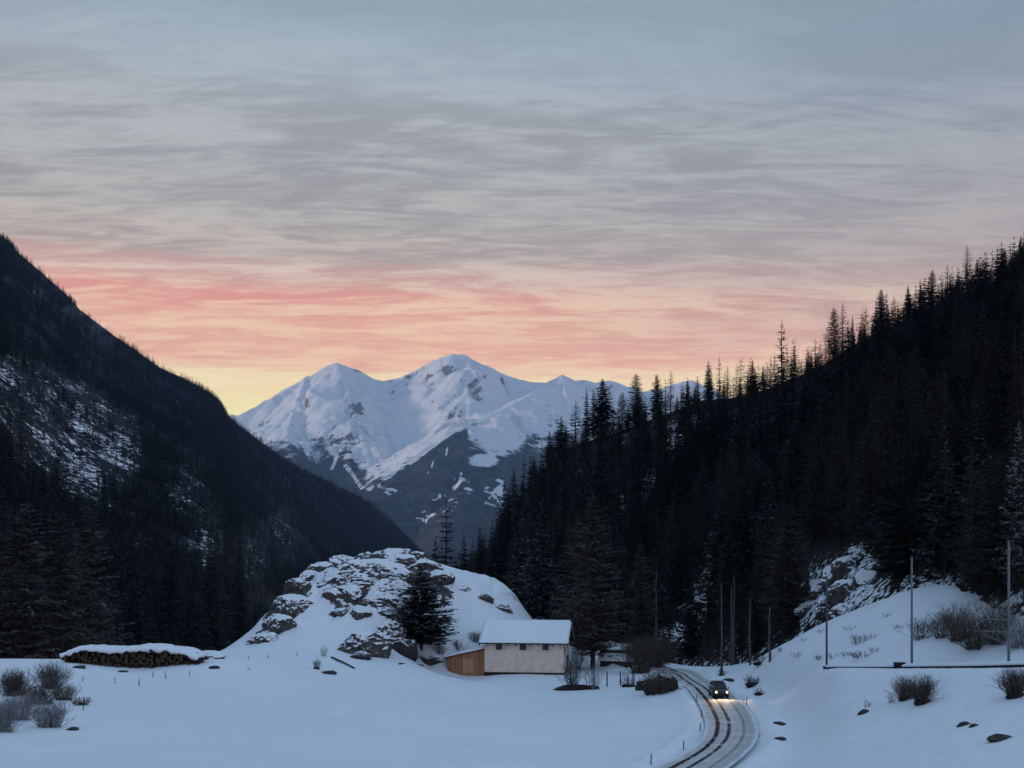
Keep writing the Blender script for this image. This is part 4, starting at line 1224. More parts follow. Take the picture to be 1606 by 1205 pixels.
X, Y = np.meshgrid(np.linspace(xs[0] - .35, xs[-1] + .3, nx), np.linspace(128.0, 132.2, ny), indexing='ij')
zt = np.interp(X, xs, np.convolve(np.pad(zs, 2, 'edge'), np.ones(5) / 5, 'valid'))
e = np.minimum(np.minimum(X - X.min(), X.max() - X) / .6, np.minimum(Y - Y.min(), Y.max() - Y) / .5)
th = (.13 + .5 * fbm(X / 1.6, Y / 1.6, 4.4, 3)) * np.sqrt(np.clip(e, 0, 1))
zz = zt + np.maximum(th, .0) + .1
front = sm(1 - (Y - Y.min()) / .3) * np.clip(.25 + .9 * fbm(X / .8, .3, 2.2, 3), 0, .7)
top = np.stack([X, Y, zz], -1); bot = np.stack([X, Y, zt - .15 - front * .8], -1)
n_ = nx * ny
Vs = np.vstack([top.reshape(-1, 3), bot.reshape(-1, 3)]); fq = grid_faces(nx, ny); idx = np.arange(n_).reshape(nx, ny)
Q = [fq, fq[:, ::-1] + n_]
for l in (idx[:, 0], idx[-1], idx[::-1, -1], idx[0, ::-1]):
    Q.append(np.stack([l[:-1], l[:-1] + n_, l[1:] + n_, l[1:]], -1))
tag(link('snow_cover', mesh_np('snow_cover', Vs, np.vstack(Q), mats=[M_snow])), 'wavy layer of snow lying on the log pile', 'snow', kind='stuff')
p = G(327, 1034)
o = link('snow_mound', rock_mesh(3.3, 1.7, 1.0, .75, rock_snow('snowy_offcuts', (.03, .02, .016), (.1, .06, .04), .3, .5), 3, .3)); o.location = (p[0], p[1] + .6, p[2] + .25)
tag(o, 'low snow-capped heap of offcuts at the right end of the log pile', 'wood heap')

# ------------------------------------------------------------------ shrubs


def shrub(name, p, stems, h, spread, label, group=None, mat=None, base=0., bdark=None, seed=0, rad=.022, fork=3, cat='bush', zsc=1.):
    r = random.Random(seed)
    o = thing(name, p, label, cat, group)
    mb = MB()
    for k in range(stems):
        a = r.uniform(0, 6.28); q = abs(r.gauss(0, .5)); q = min(q, 1.2)
        b0 = Vector((math.cos(a) * base * r.uniform(0, 1), math.sin(a) * base * r.uniform(0, 1), -.15))
        d = Vector((math.cos(a) * q * spread, math.sin(a) * q * spread, h * r.uniform(.6, 1.05) * zsc * (1 - .4 * q * q)))
        m1 = b0 + d * .5 + Vector((r.uniform(-.16, .16), r.uniform(-.16, .16), .06)) * h
        e_ = b0 + d + Vector((r.uniform(-.12, .12), r.uniform(-.12, .12), 0)) * h
        mb.tube([b0, m1, e_], [rad, rad * .7, rad * .25], 4, 0, False)
        for j in range(fork):
            t = r.uniform(.3, .9); s = b0.lerp(m1, min(1, t * 2)) if t < .5 else m1.lerp(e_, t * 2 - 1)
            q2 = Vector((r.uniform(-1, 1), r.uniform(-1, 1), r.uniform(.2, 1))).normalized() * h * r.uniform(.15, .36)
            mb.tube([s, s + q2 * .6, s + q2 + Vector((0, 0, .03 * h))], [rad * .5, rad * .35, rad * .15], 3, 0, False)
    mb.obj('twigs', mat or M_twig, o)
    if bdark:
        s = rock_mesh(seed * 1.3 + .7, bdark[0] * .7, bdark[1] * .7, bdark[2] * .7, M_dark, 3, .3)
        c = link('root_mound', s, o); c.location = (0, 0, bdark[2] * .2)
    return o


M_frost = simple('frosted_twigs', (.19, .19, .195), .9, .35, 2)
M_graytwig = simple('grey_twigs', (.10, .09, .082), .9, .4, 2)
# left field: bush cluster
for k, (px, py, h, sp, st, lb, bd, mt) in enumerate((
        (22, 1092, 2.0, 1.2, 130, 'rounded dark shrub at the left edge of the snowfield', (1.1, .8, .7), M_twig), (80, 1080, 2.1, 1.4, 120, 'tall grey-brown shrub in the left snowfield', None, M_graytwig), (62, 1105, 1.5, 1.5, 90, 'low dark shrub in the middle of the left bush cluster', (1.5, .7, .35), M_twig),
        (100, 1098, 1.3, .9, 60, 'dark shrub at the right of the left bush cluster', (.9, .5, .3), M_graytwig), (30, 1130, 1.8, 1.2, 80, 'frosted pale shrub low in the left corner', (.6, .4, .25), M_frost), (78, 1142, 1.7, 1.0, 80, 'frosted shrub nearest the camera in the left bush cluster', (.6, .4, .3), M_frost), (2, 1148, 1.8, 1.0, 80, 'frosted shrub cut by the left edge', None, M_frost), (128, 1106, .7, .4, 30, 'small dark tuft right of the left bush cluster', (.45, .35, .3), M_twig))):
    shrub('shrub', G(px, py), int(st * 1.7), h * 1.25, sp * 1.45, lb, 'shrubs in the left snowfield', mt, .75, bd, 11 + k, .02, 4)
# right bank
shrub('shrub', G(1420, 1098), 150, 2.1, 1.3, 'left half of the brown shrub pair on the right snow bank', 'shrubs on the right snow bank', M_twig, .5, (.8, .5, .3), 31, .018, 3)
shrub('shrub', G(1448, 1104), 170, 2.5, 1.5, 'larger brown shrub with dark base on the right snow bank', 'shrubs on the right snow bank', M_twig, .4, (1.1, .6, .4), 32, .018, 3)
shrub('shrub', G(1592, 1094), 200, 2.4, 1.6, 'brown fan-shaped shrub at the right edge of the bank', 'shrubs on the right snow bank', M_twig, .4, (1.0, .6, .4), 33, .018, 3)
shrub('shrub', G(1398, 1104), 14, 1.3, .5, 'few thin twigs left of the brown shrub pair', 'shrubs on the right snow bank', M_twig, .2, None, 34, .015, 2)
shrub('shrub', G(1360, 1110), 10, 1.0, .3, 'sparse twigs above the lone stone on the bank', 'shrubs on the right snow bank', M_twig, .2, None, 35, .015, 2)
for k, (px, py, h, sp, st, lb) in enumerate(((1445, 1003, 2.4, 1.9, 70, 'bare grey shrub behind the middle mast'), (1478, 1000, 2.9, 2.4, 90, 'taller bare grey shrub right of the middle mast'), (1530, 1018, 3.4, 3.4, 170, 'wide brown thicket between the middle and right masts'), (1600, 1016, 3.0, 2.6, 110, 'frosted thicket at the right edge behind the mast'), (1505, 1005, 3.8, 3.0, 150, 'brown thicket just right of the two grey shrubs by the middle mast'), (1566, 1012, 4.2, 3.0, 170, 'tallest brown thicket, just left of the right mast'), (1348, 1010, 1.2, .6, 30, 'small dark shrub on the snow slope between two masts'), (1350, 1032, .8, 1.2, 40, 'low dark twigs along the foot of the snow slope'), (1284, 1034, .7, .5, 20, 'tuft beside the left mast'))):
    shrub('shrub', G(px, py, 70, 150), st, h, sp, lb, 'shrubs on the snow slope', (M_graytwig, M_graytwig, M_twig, M_frost, M_twig, M_twig, M_twig, M_twig, M_twig)[k], .9, None, 41 + k, .02, 4)
# right of the barn
shrub('shrub', G(897, 1082), 46, 4.6, 1.6, 'tall bare bush growing from the dark mound right of the barn', 'bare bushes by the barn', M_graytwig, .8, (3.9, 1.2, .75), 51, .035, 5)
shrub('shrub', G(928, 1082), 26, 3.4, 1.3, 'frosted pale bush on the right end of the dark mound', 'bare bushes by the barn', M_frost, .7, (1.6, .9, .5), 52, .03, 4)
shrub('shrub', G(905, 1050), 40, 4.2, 2.0, 'grey bush against the right end wall of the barn', 'bare bushes by the barn', M_graytwig, 1.0, None, 53, .03, 5)
shrub('shrub', G(985, 1078), 30, 1.9, 1.6, 'low twiggy bush left of the boulder at the bend', 'bare bushes by the barn', M_twig, .9, (1.4, .7, .4), 54, .025, 4)
for k, (px, py, h, sp, st, lb) in enumerate(((1005, 1056, 5.6, 3.2, 190, 'large brown thicket above the boulder at the bend'), (1032, 1050, 5.4, 3.2, 190, 'large dark thicket right of centre above the boulder'), (992, 1042, 4.4, 2.2, 110, 'brown thicket just right of the snow-buried shed'))):
    shrub('thicket', G(px, py, 140, 200), st, h, sp, lb, 'thickets at the bend', M_twig, 1.4, None, 61 + k, .03, 5)
shrub('shrub', G(1036, 1088), 170, 3.3, 1.9, 'brown brush growing round the big boulder at the bend', 'bare bushes by the barn', M_twig, 1.8, None, 55, .025, 4)
shrub('shrub', G(1180, 1078), 60, 1.6, 1.3, 'dark shrub on the snow edge right above the car', 'shrubs by the road', M_twig, .8, (1.4, .6, .55), 71, .02, 4)
shrub('shrub', G(1190, 1092), 30, 1.2, .8, 'smaller dark shrub below the one above the car', 'shrubs by the road', M_twig, .4, (.7, .4, .4), 72, .02, 3)
shrub('shrub', G(1132, 1060), 30, 1.3, .9, 'dark twigs at the foot of the leftmost bare trunk', 'shrubs by the road', M_twig, .4, (.7, .5, .3), 73, .02, 3)
shrub('shrub', G(1192, 1044), 40, 1.6, 1.3, 'dark brush on the shoulder above the snow bank right of the road', 'shrubs by the road', M_twig, .9, (1.3, .6, .4), 74, .02, 3)
# in front of the knoll
shrub('shrub', G(497, 1050), 34, 1.6, .6, 'small dark seedling bush in the snow below the knoll', 'shrubs below the knoll', M_twig, .3, (.6, .4, .3), 81, .018, 3)
shrub('shrub', G(508, 1030), 20, 1.8, .6, 'frosted thin bush behind the small seedling', 'shrubs below the knoll', M_frost, .3, None, 82, .018, 3)
for k, (px, py, s_, lb) in enumerate(((690, 1025, 50, 'dark twiggy bush right of the lone fir'), (720, 1020, 40, 'low bush between the fir and the barn roof'), (745, 1010, 60, 'dark bush peeping out left of the barn roof'), (635, 1000, 40, 'frosted scrub left of the lone fir'))):
    shrub('shrub', G(px, py), s_, 1.8, 1.3, lb, 'shrubs below the knoll', M_frost if k == 3 else M_twig, .7, None, 85 + k, .022, 4)
for k, (p0, p1, lb) in enumerate((((520, 1033), (556, 1050), 'fallen dark pole lying in the snow below the boulder'), ((626, 1043), (664, 1046), 'dark plank half buried left of the lean-to'))):
    a = G(*p0); b_ = G(*p1); a[2] += .12; b_[2] += .12
    tag(MB().tube([a, (a + b_) / 2 + np.array([0, 0, .05]), b_], [.13, .13, .1], 7).obj('fallen_pole', M_wood), lb, 'pole')

for k, (px, py) in enumerate(((1240, 1002), (1262, 1006), (1225, 1022), (1335, 988), (1368, 1002), (1392, 968), (1330, 1028), (1372, 1024), (1310, 1034), (1252, 1030), (1410, 985), (1290, 992))):
    shrub('grass_tuft', G(px, py, 80, 160), 16, .55 + .05 * (k % 5), .9, 'small dark grass tuft poking through the snow slope between the masts', 'grass tufts on the snow slope', M_twig, .7, None, 300 + k, .022, 2, 'grass')
# small stalks poking out of the snow
r = random.Random(9)
for k, (px, py) in enumerate([(130, 1068), (181, 1073), (219, 1076), (260, 1066), (297, 1062), (390, 1034), (420, 1033), (466, 1030), (131, 1115), (45, 1060), (390, 1052), (240, 1062)]):
    p = G(px, py)
    mb = MB(); h = r.uniform(.5, 1.0)
    for j in range(4):
        mb.tube([(r.uniform(-.1, .1), r.uniform(-.1, .1), -.1), (r.uniform(-.15, .15), r.uniform(-.1, .1), h * r.uniform(.6, 1))], [.02, .008], 4)
    o = mb.obj('dry_stalk', M_graytwig); o.location = p
    tag(o, 'dry plant stalk poking out of the smooth snowfield', 'plant', 'stalks in the snowfield')

# ------------------------------------------------------------------ posts, masts, ledge strip
M_orange = simple('snow_pole_paint', (.10, .07, .06), .6, .2)
stakes = [(1021, 1200, 16, 'roadside snow pole nearest the camera'), (1072, 1178, 14, 'roadside snow pole second nearest, inside the bend'), (1098, 1148, 13, 'roadside snow pole at the inner apex of the bend'), (1100, 1126, 12, 'roadside snow pole just above the apex of the bend'), (1092, 1102, 11, 'roadside snow pole left of the car'), (1171, 1108, 14, 'roadside snow pole on the outer edge below the car'), (1131, 1078, 10, 'roadside snow pole behind the car'), (1096, 1204, 12, 'roadside snow pole on the near edge of the road at the bottom')]
for px, py, hp, lb in stakes[:7]:
    p = G(px, py)
    h = hp / F * p[1] + .3
    o = thing('snow_pole', (p[0], p[1], p[2] - .3), lb, 'snow pole', 'snow poles along the road')
    MB().tube([(0, 0, 0), (.02, 0, h)], .05, 6).obj('pole', M_orange, o)
    MB().tube([(.02, 0, h * .8), (.02, 0, h * .9)], .056, 6).obj('reflector', M_metal, o)
for k, (px, py, hp, lb) in enumerate(((952, 1078, 24, 'fence post right of the frosted bush'), (973, 1076, 22, 'fence post midway between barn and boulder'), (993, 1074, 26, 'dark fence post left of the boulder at the bend'), (931, 1080, 40, 'tall dark post rising from the mound right of the barn'))):
    p = G(px, py); h = hp / F * p[1] + .3
    o = link('fence_post', MB().tube([(0, 0, 0), (0, .02, h)], [.10, .08], 7).me('fence_post', M_wood)); o.location = (p[0], p[1], p[2] - .3)
    tag(o, lb, 'post', 'posts by the barn')

MAST = [(1296.5, 1039, 905, 113, 'slim dark mast leftmost by the snow slope'), (1430, 1035, 875, 101, 'grey mast in the middle of the three'), (1582, 1031, 850, 90, 'thickest pale mast near the right edge with a bracket arm')]
mtop = []
for k, (px, by, ty, d, lb) in enumerate(MAST):
    p = W(px, by, d); p[2] = float(gz(p[0], p[1]))
    tz = W(px, ty, d)[2]; h = tz - p[2]
    o = thing('mast', (p[0], p[1], p[2]), lb, 'mast', 'masts along the railway')
    MB().tube([(0, 0, -.4), (0, 0, h)], [.115, .09], 12).obj('pole', M_metal if k else simple('dark_steel', (.07, .075, .08), .5, .2), o, True)
    mb = MB(); mb.box((0, 0, .05), (.62, .62, .3)); mb.obj('base', M_darkrock, o, bevel=.03)
    MB().tube([(0, 0, h - .02), (0, 0, h + .1)], [.12, .06], 10).obj('cap', M_metal, o)
    if k == 2:
        mb = MB()
        mb.tube([(0, 0, 3.9), (-1.6, -.2, 3.95), (-2.5, -.3, 3.75), (-2.9, -.35, 3.3)], .035, 5)
        mb.tube([(0, 0, 2.9), (-2.9, -.35, 3.0)], .03, 5); mb.tube([(0, 0, 3.9), (1.4, .2, 3.9)], .03, 5)
        mb.obj('bracket_arm', M_metal, o)

# low dark strip along the railway, below a ledge of snow
pts = _rail.copy()
pts[:, 2] += np.linspace(-.12, .10, len(pts))
M_strip = simple('dark_grey', (.045, .045, .048), .9, .3, 1.5)
rledge = thing('ledge_strip', pts[0], 'low dark strip edging the snow shelf on the right', 'wall')


def strip(pts, prof):
    V = []
    for i, p in enumerate(pts):
        t = pts[min(i + 1, len(pts) - 1)] - pts[max(i - 1, 0)]; t[2] = 0; t /= np.linalg.norm(t)
        nrm = np.array([t[1], -t[0], 0])
        if nrm[1] > 0: nrm = -nrm
        for a, z in prof: V.append(p + nrm * a + np.array([0, 0, z]) - pts[0])
    return np.array(V), grid_faces(len(pts), len(prof))


hgt = np.linspace(.06, .20, len(pts))
V, Q = strip(pts, [(.25, -1.2), (.25, .16), (-.3, .16), (-.3, -1.2)])
link('strip_face', mesh_np('strip_face', V, np.vstack([Q, Q[:, ::-1]])[:len(Q)], mats=[M_strip], smooth=False), rledge)
V, Q = strip(pts, [(.36, .165), (.40, .26), (.3, .36), (0, .44), (-.5, .46), (-1.6, .40), (-2.6, .1)])
link('snow_ledge', mesh_np('snow_ledge', V, Q, mats=[M_snow]), rledge)
p = pts[14]
p = W(1410, 1047, 101.2)
o = thing('cable_box', (p[0], p[1] - .1, p[2] - .35), 'small dark box set against the low dark strip left of the middle mast', 'box')
MB().box((0, 0, .35), (.95, .5, .8)).obj('case', M_dark, o, bevel=.04)
MB().box((0, 0, .79), (1.05, .6, .08)).obj('lid', M_strip, o, bevel=.02)
# guard rail at the head of the bend
a = W(1018, 1041, 178); b_ = W(1062, 1053, 163)
o = thing('barrier_beam', a, 'pale snow-covered beam slanting down to the road behind the boulder', 'barrier')
mb = MB(); d_ = Vector(b_ - a)
mb.tube([(0, 0, .3), tuple(d_ * .5 + Vector((0, 0, .35))), tuple(d_ + Vector((0, 0, .3)))], [.28, .3, .28], 8); mb.obj('beam', M_snow, o, True)
for t in (.08, .5, .92):
    q = d_ * t; gzv = float(gz(a[0] + q.x, a[1] + q.y)) - a[2]
    MB().tube([tuple((q.x, q.y, min(gzv, q.z) - .3)), tuple(q + Vector((0, 0, .28)))], .09, 6).obj('post', M_wood, o)
# snow hut roof right of the barn
p = W(966, 1046, 171); p[2] = float(gz(p[0], p[1]))
o = thing('low_shed', (p[0] - 2.6, p[1], p[2] - .2), 'low snow-buried shed right behind the barn bushes', 'shed', rz=R(-6))
mb = MB(); mb.prism([(.1, -.4), (5.1, -.4), (5.1, .75), (.1, .85)], .3, 1.2); mb.prism([(.1, -.4), (5.1, -.4), (5.1, 2.2), (.1, 2.4)], 1.21, 4.2); mb.obj('wall', M_darkplank, o)
Vs, Q = snow_slab([(-.2, -.3, .75), (5.4, -.3, .65), (5.4, 4.3, 2.75), (-.2, 4.3, 2.95)], .45, 30, 24, 5); link('roof_snow', mesh_np('roof_snow', Vs, Q, mats=[M_snow]), o)

# ------------------------------------------------------------------ car
M_paint = simple('black_car_paint', (.012, .012, .013), .3, .1, 1, .5)
M_tyre = simple('tyre_rubber', (.012, .012, .012), .9, .2)
M_lamp, nt, b = new_mat('headlight', .3)
b.inputs['Base Color'].default_value = (.9, .8, .65, 1); b.inputs['Emission Color'].default_value = (1, .62, .28, 1); b.inputs['Emission Strength'].default_value = 3
cp_ = floorpt(1127, 1092.5, .06)
ci = int(np.argmin(np.hypot(RC[:, 0] - cp_[0], RC[:, 1] - cp_[1])))
tg = RC[min(ci + 3, len(RC) - 1)] - RC[max(ci - 3, 0)]
car = thing('parked_car' if False else 'oncoming_car', (cp_[0], cp_[1], .07), 'black car with lit headlights coming down the snowy road', 'car', rz=math.atan2(tg[1], tg[0]) * .35 + R(-90) * .65)
# car looks along its local +x
import bmesh


def loft(secs, name, mat, parent, bevel=.05):
    """sections (x, list of (y,z)) joined into a closed hull"""
    mb = MB(); n = len(secs[0][1]); V = []; Fs = []
    for x, pl in secs: V += [(x, y, z) for y, z in pl]
    for i in range(len(secs) - 1):
        for k in range(n):
            Fs.append((i * n + k, i * n + (k + 1) % n, (i + 1) * n + (k + 1) % n, (i + 1) * n + k))
    Fs.append(tuple(range(n - 1, -1, -1))); Fs.append(tuple((len(secs) - 1) * n + k for k in range(n)))
    mb.add(V, Fs)
    return mb.obj(name, mat, parent, False, bevel)


def sec(hw, z0, z1, tw=None):
    tw = hw if tw is None else tw
    return [(-hw * .96, z0), (hw * .96, z0), (hw, (z0 + z1) * .5), (tw, z1), (-tw, z1), (-hw, (z0 + z1) * .5)]


loft([(-2.2, sec(.82, .42, .95, .74)), (-2.05, sec(.9, .28, 1.05, .82)), (-.9, sec(.92, .26, 1.06, .86)), (.8, sec(.92, .26, 1.06, .86)), (1.7, sec(.91, .27, .98, .80)), (2.1, sec(.86, .3, .86, .72)), (2.25, sec(.76, .4, .74, .66))], 'body', M_paint, car)
loft([(-2.0, sec(.74, 1.04, 1.1, .7)), (-1.7, sec(.8, 1.04, 1.58, .6)), (-.3, sec(.82, 1.04, 1.68, .62)), (.5, sec(.82, 1.04, 1.62, .6)), (1.25, sec(.78, 1.02, 1.08, .72))], 'cabin', M_glass, car, .03)
mb = MB(); mb.box((-.55, 0, 1.69), (2.0, 1.2, .05)); mb.obj('roof', M_paint, car, bevel=.02)
for s in (-1, 1):
    for pl, w_ in (([(1.2, s * .74, 1.06), (.5, s * .62, 1.63)], .035), ([(-1.95, s * .72, 1.08), (-1.65, s * .62, 1.6)], .05), ([(-.4, s * .82, 1.06), (-.4, s * .63, 1.67)], .035)):
        MB().tube(pl, w_, 5).obj('pillar', M_paint, car)
mb = MB(); mb.box((2.235, 0, .62), (.06, 1.0, .16)); mb.obj('grille', simple('grille', (.03, .03, .03), .4, .1), car)
mb = MB(); mb.box((2.2, 0, .38), (.14, 1.5, .18)); mb.obj('bumper', M_tyre, car, bevel=.03)
for s in (-1, 1):
    mb = MB(); mb.tube([(2.1, s * .62, .72), (2.26, s * .61, .72)], [.13, .12], 14); mb.obj('headlight', M_lamp, car, True)
    mb = MB(); mb.box((1.0, s * 1.0, 1.1), (.12, .2, .14)); mb.obj('mirror', M_paint, car, bevel=.03)
    for x in (-1.35, 1.4):
        w = MB().tube([(x, s * .7, .34), (x, s * .93, .34)], .34, 20).obj('wheel', M_tyre, car, True)
        MB().tube([(x, s * .925, .34), (x, s * .94, .34)], .2, 14).obj('rim', M_metal, w, True)
# the light the two headlights throw
for s in (-1, 1):
    L = bpy.data.lights.new('headlight_beam', 'SPOT'); L.energy = 330; L.color = (1, .66, .36); L.spot_size = R(110); L.spot_blend = .6; L.shadow_soft_size = .1
    lo = bpy.data.objects.new('headlight_beam', L); COL.objects.link(lo); lo.parent = car
    lo.location = (2.32, s * .61, .72); lo.rotation_euler = (R(84), 0, R(-90))

# ------------------------------------------------------------------ air
mb = MB(); zlow = float(min(LP[..., 2].min(), RP[..., 2].min(), GZ.min(), MZ.min())) - 1.; print('lowest', zlow)
mb.box((0, 4180, (zlow + 1820) / 2), (14200, 10240, 1820 - zlow))
haze = mb.obj('haze', [], None)
M_haze = bpy.data.materials.new('thin_evening_haze'); M_haze.use_nodes = True
nt = M_haze.node_tree; nt.nodes.remove(nt.nodes['Principled BSDF'])
pv = N(nt, 'ShaderNodeVolumePrincipled'); pv.inputs['Color'].default_value = (.40, .63, 1, 1); pv.inputs['Density'].default_value = 3.8e-5; pv.inputs['Anisotropy'].default_value = .0
nt.links.new(pv.outputs[0], nt.nodes['Material Output'].inputs['Volume'])
haze.data.materials.clear(); haze.data.materials.append(M_haze)
tag(haze, 'thin blue evening haze filling the valley', kind='stuff')

# ------------------------------------------------------------------ sky and sun
SUN_AZ, SUN_EL = R(-98), R(6)     # to the left of the view, just above the hidden horizon
wd = bpy.data.worlds.new('World'); SC.world = wd; wd.use_nodes = True
nt = wd.node_tree
out = nt.nodes['World Output']; bg = nt.nodes['Background']
sky = N(nt, 'ShaderNodeTexSky'); sky.sky_type = 'NISHITA'; sky.sun_disc = False
sky.sun_elevation = SUN_EL; sky.sun_rotation = SUN_AZ; sky.air_density = 1.; sky.dust_density = .6; sky.ozone_density = 2.
nt.links.new(sky.outputs[0], bg.inputs['Color']); bg.inputs['Strength'].default_value = .10
tc = N(nt, 'ShaderNodeTexCoord'); sx = N(nt, 'ShaderNodeSeparateXYZ'); nt.links.new(tc.outputs['Generated'], sx.inputs[0])
X_, Y_, Z_ = sx.outputs
# tangent of the elevation
hz = math_n(nt, 'SQRT', math_n(nt, 'ADD', math_n(nt, 'MULTIPLY', X_, X_), math_n(nt, 'MULTIPLY', Y_, Y_)))
el = math_n(nt, 'ARCTAN2', Z_, hz)
azr = math_n(nt, 'ARCTAN2', X_, Y_)
# the cloud sheet overhead: project the direction on to a flat layer
zz = math_n(nt, 'ADD', math_n(nt, 'MAXIMUM', Z_, 0.), .10)
cb = N(nt, 'ShaderNodeCombineXYZ')
nt.links.new(math_n(nt, 'DIVIDE', X_, zz), cb.inputs[0]); nt.links.new(math_n(nt, 'DIVIDE', Y_, zz), cb.inputs[1])


def cnoise(scale, stretch, rot=0., detail=6, rough=.55, dist=0.):
    mp = N(nt, 'ShaderNodeMapping'); mp.inputs['Scale'].default_value = stretch; mp.inputs['Rotation'].default_value = (0, 0, rot)
    nt.links.new(cb.outputs[0], mp.inputs[0])
    n = N(nt, 'ShaderNodeTexNoise'); n.inputs['Scale'].default_value = scale; n.inputs['Detail'].default_value = detail; n.inputs['Roughness'].default_value = rough; n.inputs['Distortion'].default_value = dist
    nt.links.new(mp.outputs[0], n.inputs['Vector'])
    return n.outputs['Fac']


c1 = cnoise(2.0, (.72, 1.75, 1), R(9), 8, .6, 1.3)
c2 = cnoise(5.2, (.5, 1.8, 1), R(-7), 7, .6, 1.5)
c4 = cnoise(15., (.42, 1.6, 1), R(6), 5, .6, 2.0)
c3 = cnoise(.55, (.8, 1.6, 1), R(5), 4, .5, .2)
cl = math_n(nt, 'ADD', math_n(nt, 'ADD', math_n(nt, 'MULTIPLY', c1, .36), math_n(nt, 'ADD', math_n(nt, 'MULTIPLY', c2, .35), math_n(nt, 'MULTIPLY', c4, .17))), math_n(nt, 'MULTIPLY', c3, .12))
cmask = ramp01(nt, cl, .43, .57)


def elramp(stops):
    r_ = N(nt, 'ShaderNodeValToRGB'); r_.color_ramp.interpolation = 'EASE'
    e = r_.color_ramp.elements
    mx_ = R(50)
    for i, (y, col) in enumerate(stops):
        p_ = min(1, max(0, math.atan((HY - y) / F) / mx_))
        q = e[i] if i < 2 else e.new(p_)
        q.position = p_; q.color = lin(*col)
    nt.links.new(math_n(nt, 'DIVIDE', el, mx_, True), r_.inputs[0])
    return r_.outputs[0]


#          photo row -> colour of the brighter gaps / of the greyer cloud
bright = elramp([(900, (250, 232, 160)), (640, (252, 240, 176)), (596, (253, 234, 186)), (572, (250, 208, 170)), (530, (248, 206, 172)), (478, (248, 208, 178)), (440, (230, 206, 190)), (400, (206, 193, 183)), (330, (188, 188, 185)), (230, (183, 188, 190)), (110, (171, 185, 196)), (0, (150, 169, 184)), (-350, (152, 183, 214)), (-1150, (150, 183, 220))])
grey = elramp([(900, (250, 228, 160)), (640, (251, 234, 176)), (600, (251, 224, 176)), (578, (238, 172, 150)), (530, (236, 174, 150)), (475, (231, 157, 142)), (440, (210, 168, 157)), (400, (173, 163, 158)), (330, (160, 159, 159)), (230, (158, 160, 164)), (110, (160, 172, 184)), (0, (147, 165, 180)), (-350, (146, 176, 206)), (-1150, (150, 183, 220))])
ccol = mixc(nt, cmask, grey, bright)
# further from the sunset the deck is duller, and on the far side of the sky it has lost its warmth
brightR = elramp([(900, (250, 225, 180)), (606, (250, 226, 186)), (568, (249, 212, 180)), (540, (224, 186, 172)), (490, (222, 198, 180)), (445, (196, 180, 172)), (400, (186, 178, 176)), (330, (176, 176, 178)), (270, (170, 175, 182)), (170, (155, 166, 181)), (80, (140, 158, 178)), (0, (136, 156, 168)), (-350, (150, 180, 210)), (-1150, (150, 183, 220))])
greyR = elramp([(900, (250, 222, 180)), (610, (250, 220, 180)), (574, (238, 186, 166)), (546, (212, 168, 156)), (490, (196, 168, 158)), (445, (176, 160, 157)), (400, (170, 163, 164)), (330, (158, 156, 161)), (270, (150, 155, 165)), (170, (142, 154, 168)), (80, (137, 153, 171)), (0, (132, 152, 164)), (-350, (146, 176, 206)), (-1150, (150, 183, 220))])
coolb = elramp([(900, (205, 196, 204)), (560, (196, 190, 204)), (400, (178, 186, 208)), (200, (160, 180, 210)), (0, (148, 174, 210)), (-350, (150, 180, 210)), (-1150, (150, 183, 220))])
da = math_n(nt, 'ABSOLUTE', math_n(nt, 'ADD', azr, R(14)))
ccol = mixc(nt, ramp01(nt, da, R(8), R(40)), ccol, mixc(nt, cmask, greyR, brightR))
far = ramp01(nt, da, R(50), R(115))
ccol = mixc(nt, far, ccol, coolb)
lift = mixc(nt, ramp01(nt, el, R(17), R(8)), (1.05, 1.03, 1.0), (1.19, 1.13, 1.07))
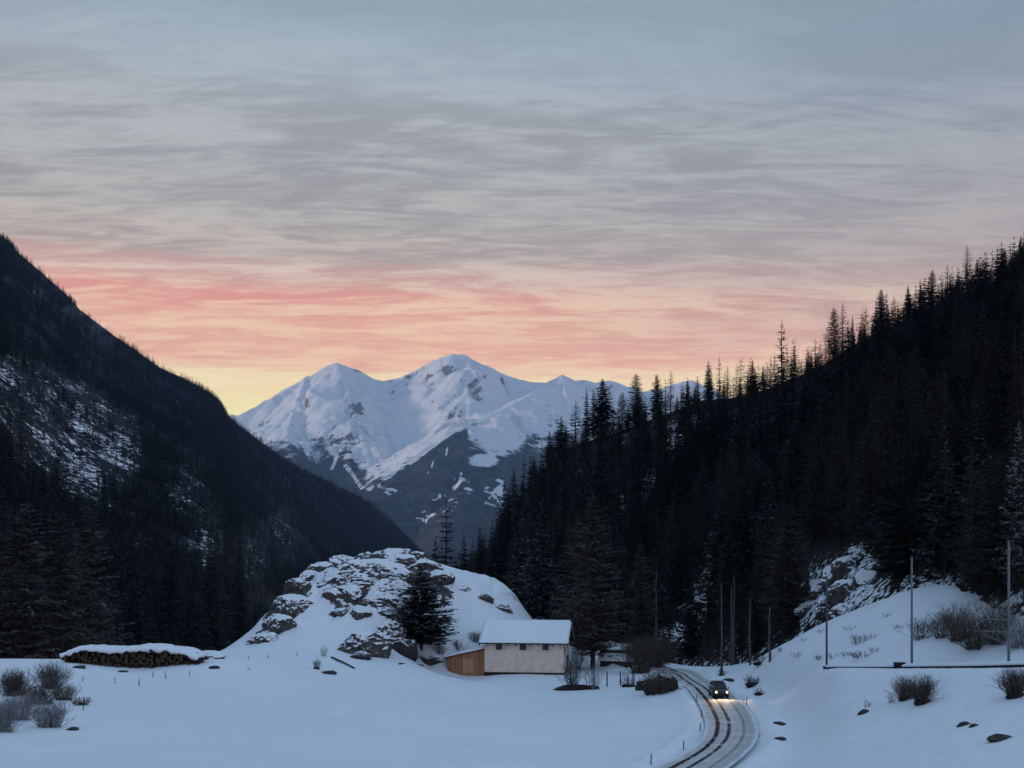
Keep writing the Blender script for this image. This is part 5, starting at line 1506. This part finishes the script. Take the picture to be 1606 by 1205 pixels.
ml = N(nt, 'ShaderNodeMix'); ml.data_type = 'RGBA'; ml.blend_type = 'MULTIPLY'; ml.inputs[0].default_value = 1
nt.links.new(ccol, ml.inputs[6]); nt.links.new(lift, ml.inputs[7]); ccol = ml.outputs[2]
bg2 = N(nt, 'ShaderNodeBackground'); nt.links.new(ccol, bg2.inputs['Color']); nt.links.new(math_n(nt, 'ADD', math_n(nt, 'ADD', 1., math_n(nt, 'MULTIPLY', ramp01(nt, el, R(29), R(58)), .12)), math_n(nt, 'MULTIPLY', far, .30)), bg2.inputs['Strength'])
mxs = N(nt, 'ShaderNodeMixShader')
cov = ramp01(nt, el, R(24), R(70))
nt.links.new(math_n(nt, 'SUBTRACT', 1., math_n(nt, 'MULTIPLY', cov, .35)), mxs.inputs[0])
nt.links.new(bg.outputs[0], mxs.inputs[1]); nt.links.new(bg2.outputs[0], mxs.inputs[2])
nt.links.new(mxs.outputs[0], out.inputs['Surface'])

sl_ = bpy.data.lights.new('sun', 'SUN'); sl_.energy = 2.8; sl_.angle = R(6); sl_.color = (1, .76, .62)
so = bpy.data.objects.new('sun', sl_); COL.objects.link(so)
sd_ = Vector((math.sin(SUN_AZ) * math.cos(SUN_EL), math.cos(SUN_AZ) * math.cos(SUN_EL), math.sin(SUN_EL)))
so.rotation_euler = sd_.to_track_quat('Z', 'Y').to_euler()
so.location = (-50, 50, 300)

# ------------------------------------------------------------------ camera and render settings
cam = bpy.data.cameras.new('camera'); co = bpy.data.objects.new('camera', cam); COL.objects.link(co)
co.location = (0, 0, EYE); co.rotation_euler = (R(90), 0, 0)
cam.sensor_width = 36; cam.lens = 36 * F / 1606; cam.shift_y = (HY - 602.5) / 1606; cam.clip_start = .5; cam.clip_end = 60000
SC.camera = co
SC.render.engine = 'CYCLES'
SC.cycles.use_denoising = True
SC.cycles.volume_bounces = 0
SC.cycles.max_bounces = 5; SC.cycles.diffuse_bounces = 3; SC.cycles.glossy_bounces = 2; SC.cycles.transmission_bounces = 2
SC.view_settings.view_transform = 'Standard'; SC.view_settings.look = 'None'
SC.view_settings.exposure = 0; SC.view_settings.gamma = 1
